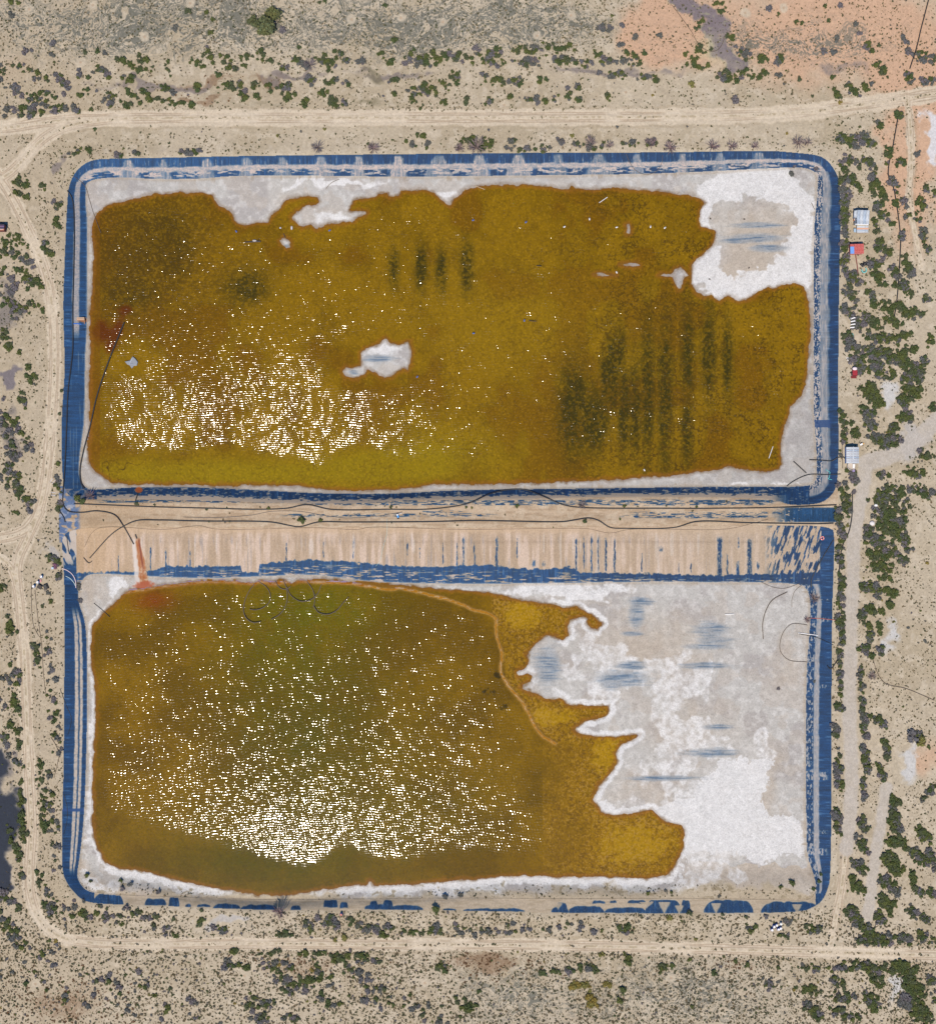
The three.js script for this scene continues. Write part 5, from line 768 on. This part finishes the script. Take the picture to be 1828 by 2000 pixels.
{ // silver shed with a notched corner
  const y = H(1682, 424), o = thing('tin_shed', 'silver tin-roofed shed with a notched corner among shrubs', 'shed', V3((1683 - CU) * S * (1 - 2 / CAMH), y - .05, (424 - CV) * S * (1 - 2 / CAMH)), -.035);
  const w = 3.05, d = 2.85, h = 1.95; shell(o, w - .5, d, h, mTin2); const rf = new THREE.Group(); rf.name = 'roof'; o.add(rf);
  for (let i = 0; i < 4; i++) { const r2 = part('roof_panel', new THREE.BoxGeometry((w - .45) / 4 - .012, .035, d + .16), i % 2 ? mTin : mTin2, rf); r2.position.set(-.0 + (i - 1.5) * (w - .45) / 4 + .22, h + .06 + .012 * (i % 2), .02); r2.rotation.x = .03; }
  part('roof_wing', new THREE.BoxGeometry(.62, .035, 1.5), mTin, o).position.set(-w / 2 + .13, h - .03, -.62);
  part('gutter', box(w - .2, .1, .14, 0, h + .02, d / 2 + .14), mWhite, o); part('post', box(.09, h, .09, -w / 2 + .05, h / 2, d / 2 - .06), mWood, o);
  part('side_wall', box(.05, h - .1, 1.4, -w / 2 + .02, (h - .1) / 2, -.62), mTin2, o);
  const c = thing('rusty_drum', 'rusty orange drum standing in the notch of the silver shed', 'drum', W(1667.5, 430)); part('body', new THREE.CylinderGeometry(.28, .28, .86, 20).translate(0, .42, 0), mat(.36, .12, .05), c); part('lid', new THREE.CylinderGeometry(.25, .25, .03, 20).translate(0, .84, 0), mat(.5, .42, .36), c);
}
{ // low lean-to in front of it
  const o = thing('lean_to', 'low lean-to with mixed beige and rusty roof sheets against the silver shed', 'shed', W(1681.5, 448));
  const w = 2.5, d = 1.85; shell(o, w - .2, d - .2, .9, mWood); const rf = new THREE.Group(); rf.name = 'roof'; o.add(rf); const tone = [mTanTin, mTin, mat(.52, .3, .2), mTin2, mTin];
  for (let i = 0; i < 5; i++) { const p = part('roof_sheet', box(w - .04 * (i % 2), .025, d / 5 + .01), tone[i], rf); p.position.set(.02 * (i % 3), 1.0 - .03 * i, (i - 2) * d / 5); p.rotation.x = .06; }
  part('side_sheet', box(.5, .025, .8), mat(.3, .4, .5), o).position.set(-w / 2 - .3, .72, .35);
}
{ // red shed with blue panel
  const y = H(1673, 485), o = thing('red_shed', 'rusty red shed with a bright blue panel on its roof', 'shed', V3((1673 - CU) * S * (1 - 1.8 / CAMH), y - .05, (486 - CV) * S * (1 - 1.8 / CAMH)), .02);
  const w = 2.9, d = 2.05, h = 1.75; shell(o, w - .16, d - .16, h, mRust); const rf = new THREE.Group(); rf.name = 'roof'; o.add(rf);
  for (let i = 0; i < 3; i++) { const p = part('roof_panel', box((w - .85) / 3 - .01, .04, d), mRust, rf); p.position.set(-w / 2 + .85 + (i + .5) * (w - .85) / 3, h + .08 + .015 * (i % 2), 0); p.rotation.x = .04; }
  part('roof_panel', box(.83, .04, .5), mRust, rf).position.set(-w / 2 + .42, h + .05, -d / 2 + .25);
  const bp = part('blue_panel', corr(.83, d - .52, .25, .015), mBluePanel, rf); bp.position.set(-w / 2 + .42, h + .07, .27);
  part('eave_board', box(w, .1, .05, 0, h + .02, d / 2 + .02), mat(.5, .2, .16), o);
}
{ // corrugated gable shed
  const y = H(1664, 889), o = thing('corrugated_shed', 'grey corrugated gable shed with a blue side wall by the gravel road', 'shed', V3((1664.5 - CU) * S * (1 - 1.9 / CAMH), y - .05, (889 - CV) * S * (1 - 1.9 / CAMH)));
  const w = 2.7, d = 3.5, h = 1.75, ri = .34, rf = new THREE.Group(); rf.name = 'roof'; o.add(rf); part('wall', box(.05, h, d - .1, -w / 2 + .08, h / 2, 0), mBlueTin, o); part('wall', box(.05, h, d - .1, w / 2 - .08, h / 2, 0), mTin2, o);
  for (const z of [-1, 1]) { const s = new THREE.Shape(); s.moveTo(-w / 2 + .06, 0); s.lineTo(w / 2 - .06, 0); s.lineTo(w / 2 - .06, h); s.lineTo(.1, h + ri - .04); s.lineTo(-w / 2 + .06, h); part('gable_wall', new THREE.ExtrudeGeometry(s, { depth: .05, bevelEnabled: false }).translate(0, 0, z * (d / 2 - .06) - .025), mTin2, o); }
  for (const [x0, x1] of [[-w / 2, .08], [.08, w / 2]]) for (let i = 0; i < 7; i++) {
    const L = Math.hypot(x1 - x0, ri), p = part('roof_panel', corr(L, d / 7 - .035, .115, .014), i % 3 === 1 ? mTin2 : mTin, rf); p.position.set((x0 + x1) / 2, h + ri / 2 + .03, (i - 3) * d / 7); p.rotation.z = Math.atan2(x0 < 0 && x1 < .2 ? ri : -ri, x1 - x0);
    if (i) { const s = part('batten', box(L, .02, .04), mat(.34, .22, .2), rf); s.position.set((x0 + x1) / 2, h + ri / 2 + .04, (i - 3.5) * d / 7); s.rotation.z = p.rotation.z; }
  }
  part('ridge_cap', box(.22, .03, d + .06, .08, h + ri + .06, 0), mTin, rf);
  const t = thing('concrete_tank', 'round pale concrete tank with a white lid against the corrugated shed', 'tank', W(1661, 910)); part('wall', new THREE.LatheGeometry([[.01, 0], [.95, 0], [.95, .75], [.8, .75], [.8, .5], [.01, .5]].map(([a, c]) => new THREE.Vector2(a, c)), 28), mat(.44, .38, .32), t); part('lid', box(.4, .04, .9, .4, .79, .1), mWhite, t);
}
{ // dark red barn at the edge of the view
  const y = H(5, 445), o = thing('barn', 'dark red barn beside the rutted track with a long black shadow', 'barn', V3((4 - CU) * S, y - .05, (447 - CV) * S)); const w = 2.4, d = 1.3, h = 2.0;
  const mB = mat(.16, .05, .04), mP = mat(.05, .035, .06); o.position.x -= .2; shell(o, w, d, h, mB); const rf = new THREE.Group(); rf.name = 'roof'; o.add(rf);
  for (let i = 0; i < 4; i++) part('roof_plank', box(w + .2, .05, d / 4 - .015, 0, h + .05 + .01 * (i % 2), (i - 1.5) * d / 4), i === 3 ? mat(.42, .17, .09) : i === 1 ? mat(.12, .09, .2) : mP, rf);
  part('ridge_board', box(w * .7, .07, .1, .3, h + .12, .42), mat(.55, .48, .46), o); part('trim_board', box(w, .04, .07, -.1, h + .11, -.2), mat(.3, .12, .12), o);
}
// ---------------------------------------------------------------- drums, junk and floats
function drum(u, v, m, label, lid = mWhite, group, cat = 'drum', name = 'blue_drum') { const o = thing(name, label, cat, W(u, v), RS() * 6, group); part('body', new THREE.LatheGeometry([[.01, 0], [.28, 0], [.29, .03], [.275, .28], [.295, .3], [.275, .32], [.275, .56], [.295, .58], [.275, .6], [.29, .86], [.28, .88]].map(([a, c]) => new THREE.Vector2(a, c)), 20), m, o); const ld = part('lid', new THREE.CylinderGeometry(.25, .25, .03, 20).translate(0, .87, 0), lid, o); part('bung', new THREE.CylinderGeometry(.06, .06, .05, 10).translate(.12, .89, .06), mDarkWood, ld); return o; }
const mBlueDrum = mat(.03, .16, .62, .45);
for (const [u, v] of [[1506, 1815], [1510, 1808.5], [1515, 1806], [1518.5, 1814], [1523, 1812]]) drum(u, v, mBlueDrum, 'blue drum with a white lid in the group between pond and outer track', mWhite, 'blue drums standing between pond and outer track');
drum(1523.5, 1803, mWhite, 'small white drum beside the group of blue drums', mWhite, undefined, 'drum', 'white_drum');
drum(667, 1785, mBlueDrum, 'single blue drum with reddish base beside the liner patches', mat(.5, .2, .15));
for (const [u, v, i] of [[68, 1145, 0], [76, 1137, 1], [83, 1126, 2]]) drum(u, v, mat(.05, .3, .75, .45), ['blue drum at the end of the dark wire', 'blue drum beside a pink sheet in the junk heap', 'blue drum standing apart at the top of the junk heap'][i]);
{
  const junk = (name, label, cat, u, v, parts, turn = 0) => { const o = thing(name, label, cat, W(u, v), turn); for (const [n, q, m] of parts) part(n, q, m, o); return o; };
  junk('pump_unit', 'small pump with a blue motor on a dark skid on the sandy bank', 'pump', 777, 1008, [['skid', box(.5, .1, 1.3, 0, .05, 0), mDarkWood], ['motor', new THREE.CylinderGeometry(.2, .2, .5, 16).rotateX(Math.PI / 2).translate(.05, .36, .1), mat(.08, .35, .75)], ['housing', new THREE.SphereGeometry(.24, 14, 10).translate(.0, .36, -.3), mWhite], ['outlet', rod(V3(.1, .3, -.35), V3(1.0, .1, -.5), .06), mWhite]], .2);
  junk('engine_block', 'black scrap engine block in the junk heap by the track', 'scrap', 91, 1146, [['block', box(.9, .5, 1.1, 0, .25, 0), mDarkWood], ['head', box(.5, .25, .8, .05, .62, -.05), mBlack], ['wheel', new THREE.TorusGeometry(.26, .07, 6, 16).rotateX(Math.PI / 2).translate(-.3, .58, .5), mGrey]], .4);
  junk('scrap_box', 'dark scrap cabinet tipped over in the junk heap', 'scrap', 79, 1146, [['body', box(1.0, .6, .8, 0, .3, 0), mBlack], ['door', box(.9, .03, .7, 0, .63, .02), mDarkWood]], -.5);
  junk('pink_sheet', 'crumpled pink plastic sheet beside a blue drum', 'sheet', 79, 1134, [['sheet', lump(41, 30, .8, .5, 1).scale(.5, .4, .5), mat(.6, .3, .3)]]);
  junk('car_seat', 'dark purple junk bundle at the liner edge by the white hose', 'junk', 108, 1106, [['bundle', lump(42, 60, 1, .6, 1).scale(.8, .6, .8), mat(.14, .06, .1)], ['panel', box(.5, .04, .4, -.4, .5, .4), mat(.4, .5, .6)]]);
  [[105, 965, 'grey metal chair frame'], [104, 940, 'pale folded metal frame']].forEach(([u, v, l], i) => junk('metal_trestle', l + ' lying in the shrubs at the liner corner', 'frame', u, v, [['rail', rod(V3(-.5, .1, -.4), V3(.5, .1, -.3), .05), mat(.6, .6, .66)], ['rail', rod(V3(-.5, .1, .2), V3(.5, .12, .3), .05), mat(.6, .6, .66)], ['crossbar', rod(V3(-.4, .12, -.4), V3(-.3, .12, .3), .04), mGrey]], i));
  [[1664, 622, .3], [1664, 628, .2], [1664, 634, .15], [1663, 640, .05]].forEach(([u, v, t], i) => junk('white_board', ['white board at the start of the row of boards in the thicket', 'white board second in the row of boards in the thicket', 'white board with a brown edge in the row of boards', 'weathered white board at the end of the row nearest the teal crate'][i], 'board', u, v, [['board', box(1.0, .06, .22, 0, .5, 0), mWhite], ['leg', box(.06, .5, .06, -.4, .25, 0), mWood], ['leg', box(.06, .5, .06, .4, .25, 0), mWood]], t));
  junk('teal_crate', 'small teal crate in the thicket beside the row of boards', 'crate', 1663, 655, [['base', box(.55, .04, .55, 0, .04, 0), mTeal], ['side', box(.55, .3, .03, 0, .2, .26), mTeal], ['side', box(.55, .3, .03, 0, .2, -.26), mTeal], ['side', box(.03, .3, .48, .26, .2, 0), mTeal], ['side', box(.03, .3, .48, -.26, .2, 0), mTeal]], .4);
  junk('red_wagon', 'dark red farm trailer with a white bonnet in the thicket', 'trailer', 1667, 727, [['bed', box(1.0, .4, 1.2, 0, .75, .25), mat(.28, .02, .03)], ['bonnet', new THREE.SphereGeometry(.55, 14, 8, 0, 6.283, 0, 1.57).scale(.95, .6, .75).translate(0, .75, -.7), mat(.66, .56, .58)], ['wheel', new THREE.CylinderGeometry(.35, .35, .18, 16).rotateZ(Math.PI / 2).translate(-.58, .35, .3), mBlack], ['wheel', new THREE.CylinderGeometry(.35, .35, .18, 16).rotateZ(Math.PI / 2).translate(.58, .35, .3), mBlack], ['rail', box(1.0, .08, .06, 0, 1.0, .86), mat(.1, .01, .02)]]);
  junk('red_sheet', 'dark red metal sheet lying flat beside the trailer', 'sheet', 1666, 737, [['sheet', box(1.2, .04, .5, 0, .35, 0), mat(.16, .02, .02)], ['prop', box(.1, .34, .1, 0, .17, 0), mWood]]);
  junk('white_cloth', 'crumpled white cloth in the thicket near the trailer', 'cloth', 1655, 702, [['cloth', lump(46, 40, 1, .5, 1).scale(.5, .35, .5), mWhite]]);
  junk('rubber_ring', 'black tyre lying in the thicket by the teal crate', 'tyre', 1668, 668, [['tread', new THREE.TorusGeometry(.32, .13, 8, 20).rotateX(Math.PI / 2).translate(0, .14, 0), mBlack]]);
  junk('teal_hose_coil', 'open coil of teal hose among shrubs near the red shed', 'hose', 1686, 528, [['coil', new THREE.TorusGeometry(.5, .1, 8, 24, 4.4).rotateX(Math.PI / 2).translate(0, .4, 0), mTeal]], 1);
  junk('dark_tarp', 'black tarpaulin heap beside the coil of teal hose', 'tarpaulin', 1687, 517, [['tarp', lump(47, 50, 1, .6, 1).scale(1.1, .7, .7), mBlack]]);
  junk('white_boulder', 'white boulder at the edge of the thicket by the gravel road', 'boulder', 1709.5, 987, [['stone', new THREE.IcosahedronGeometry(.42, 1).scale(1, .7, .85).translate(0, .2, 0), mat(.7, .69, .68)]]);
  junk('pale_boulder', 'wide pale boulder half hidden by a grey shrub', 'boulder', 1702, 1022, [['stone', new THREE.IcosahedronGeometry(.6, 1).scale(1, .55, .9).translate(0, .2, 0), mat(.6, .57, .55)]]);
  junk('white_debris', 'white panel and orange scrap behind the corrugated shed', 'scrap', 1681, 868, [['panel', box(.6, .04, .35, 0, .3, 0), mWhite], ['scrap', box(.25, .2, .25, .5, .12, .1), mat(.6, .35, .1)], ['frame', box(.5, .3, .4, .1, .14, -.1), mDarkWood]], .5);
  junk('dark_engine', 'dark machinery beside the round concrete tank', 'engine', 1664, 919, [['block', box(1.0, .5, .7, 0, .25, 0), mDarkWood], ['cover', box(.5, .2, .5, .1, .6, .05), mat(.25, .2, .35)]]);
  // wooden outlet on the liner
  junk('wooden_outlet', 'weathered wooden chute feeding the rust-stained water', 'chute', 158, 627, [['board', box(1.9, .08, .3, 0, .28, -.3), mat(.45, .3, .2)], ['board', box(1.6, .08, .22, .1, .34, -.62), mat(.5, .36, .26)], ['post', box(.12, .9, .12, .85, .1, -.1), mWood], ['crosspiece', box(.12, .12, .9, .95, .4, .25), mat(.35, .17, .08)]]);
  // things in the water
  const afloat = (name, label, cat, u, v, parts, turn = 0, dy = 0) => { const o = thing(name, label, cat, W(u, v, WL1 + dy), turn); for (const [n, q, m] of parts) part(n, q, m, o); return o; };
  afloat('grey_tarp', 'grey tarpaulin bulging out of the amber water near the black pipe', 'tarpaulin', 258, 708, [['sheet', (() => { const s = new THREE.Shape(pairs([-1.3, .15, -.3, .3, .25, 1.15, .7, .75, 1.2, .1, 1.05, -.55, .45, -.6, .05, -1.15, -.35, -.5, -.9, -.3]).map(([a, c]) => new THREE.Vector2(a, c))), q = new THREE.ExtrudeGeometry(s, { depth: .1, bevelEnabled: true, bevelSize: .14, bevelThickness: .14, bevelSegments: 3 }); q.rotateX(-Math.PI / 2); return q; })(), mat(.2, .22, .25, .5)], ['fold', rod(V3(.2, .3, -.95), V3(-.4, .3, .25), .09, .05), mat(.4, .45, .52)], ['fold', rod(V3(.3, .28, .3), V3(-.4, .28, .3), .08, .04), mat(.25, .28, .34)]], 0, -.12);
  afloat('driftwood_log', 'dark driftwood log with a pale stone in amber water', 'log', 495, 472, [['log', rod(V3(-1.9, .02, .1), V3(1.6, .08, -.05), .1, .16), mDarkWood], ['branch', rod(V3(.4, .1, -.1), V3(1.3, .2, -.35), .07, .04), mDarkWood], ['stone', new THREE.IcosahedronGeometry(.4, 1).scale(1.2, .5, .6).translate(.3, .1, -.2), mat(.4, .36, .33)]]);
  afloat('dark_stake', 'dark stake leaning on the small grey mud island', 'stake', 556, 460, [['stake', rod(V3(-.2, 0, -.4), V3(.2, .25, .5), .08, .06), mDarkWood]]);
  [[548, 445], [570, 445]].forEach(([u, v], i) => afloat('pale_stone', i ? 'long pale stone under the salt tongue in shallow water' : 'small bluish stone in shallow water by the salt tongue', 'stone', u, v, [['stone', new THREE.IcosahedronGeometry(.22, 1).scale(1, .7, i ? 2 : .9), mat(.45, .45, .5)]]));
  const fl = (u, v, m, label, dirt) => afloat(dirt ? 'blue_float' : 'white_float', label, 'float', u, v, [['buoy', new THREE.CapsuleGeometry(.16, .22, 4, 12).rotateZ(Math.PI / 2).translate(0, .08, 0), m], ['cap', new THREE.CylinderGeometry(.07, .07, .08, 10).translate(0, .24, 0), mDarkWood]], RS() * 6);
  for (const [u, v] of [[462, 452], [644, 450], [1027, 434], [924, 430], [1024, 626], [925, 651], [815, 736]]) fl(u, v, mat(.08, .14, .4), 'small blue float on the amber water of the island pond', true).userData.group = 'small blue floats on the island pond';
  for (const [u, v] of [[1204, 444], [1270, 443], [1298, 445], [1204, 532], [1151, 428], [1102, 443], [1258, 918]]) fl(u, v, mWhite, 'small white float on the amber water of the island pond', false).userData.group = 'small white floats on the island pond';
  afloat('dark_branch', 'dark branch sticking out of amber water between the floats', 'branch', 1055, 519, [['branch', rod(V3(-.9, .02, 0), V3(.2, .1, .05), .05, .08), mDarkWood], ['fork', rod(V3(-.1, .05, 0), V3(.3, .35, .2), .07, .03), mDarkWood]]);
  afloat('dark_branch', 'curved dark branch lying in olive water beside a blue float', 'branch', 1040, 627, [['branch', rod(V3(-.8, .02, -.1), V3(.9, .06, .15), .06, .04), mDarkWood], ['twig', rod(V3(.2, .04, 0), V3(.7, .08, -.2), .03, .02), mDarkWood]]);
  [[1453, 428], [1462, 523], [1387, 427], [1385, 545]].forEach(([u, v], i) => junk('dark_stone', 'small dark stone on the white salt beside the island pond', 'stone', u, v, [['stone', new THREE.IcosahedronGeometry(.2, 1).scale(1.2, .6, .8), mDarkWood]], i).userData.group = 'dark stones on the salt');
}
renderer.render(scene, camera);
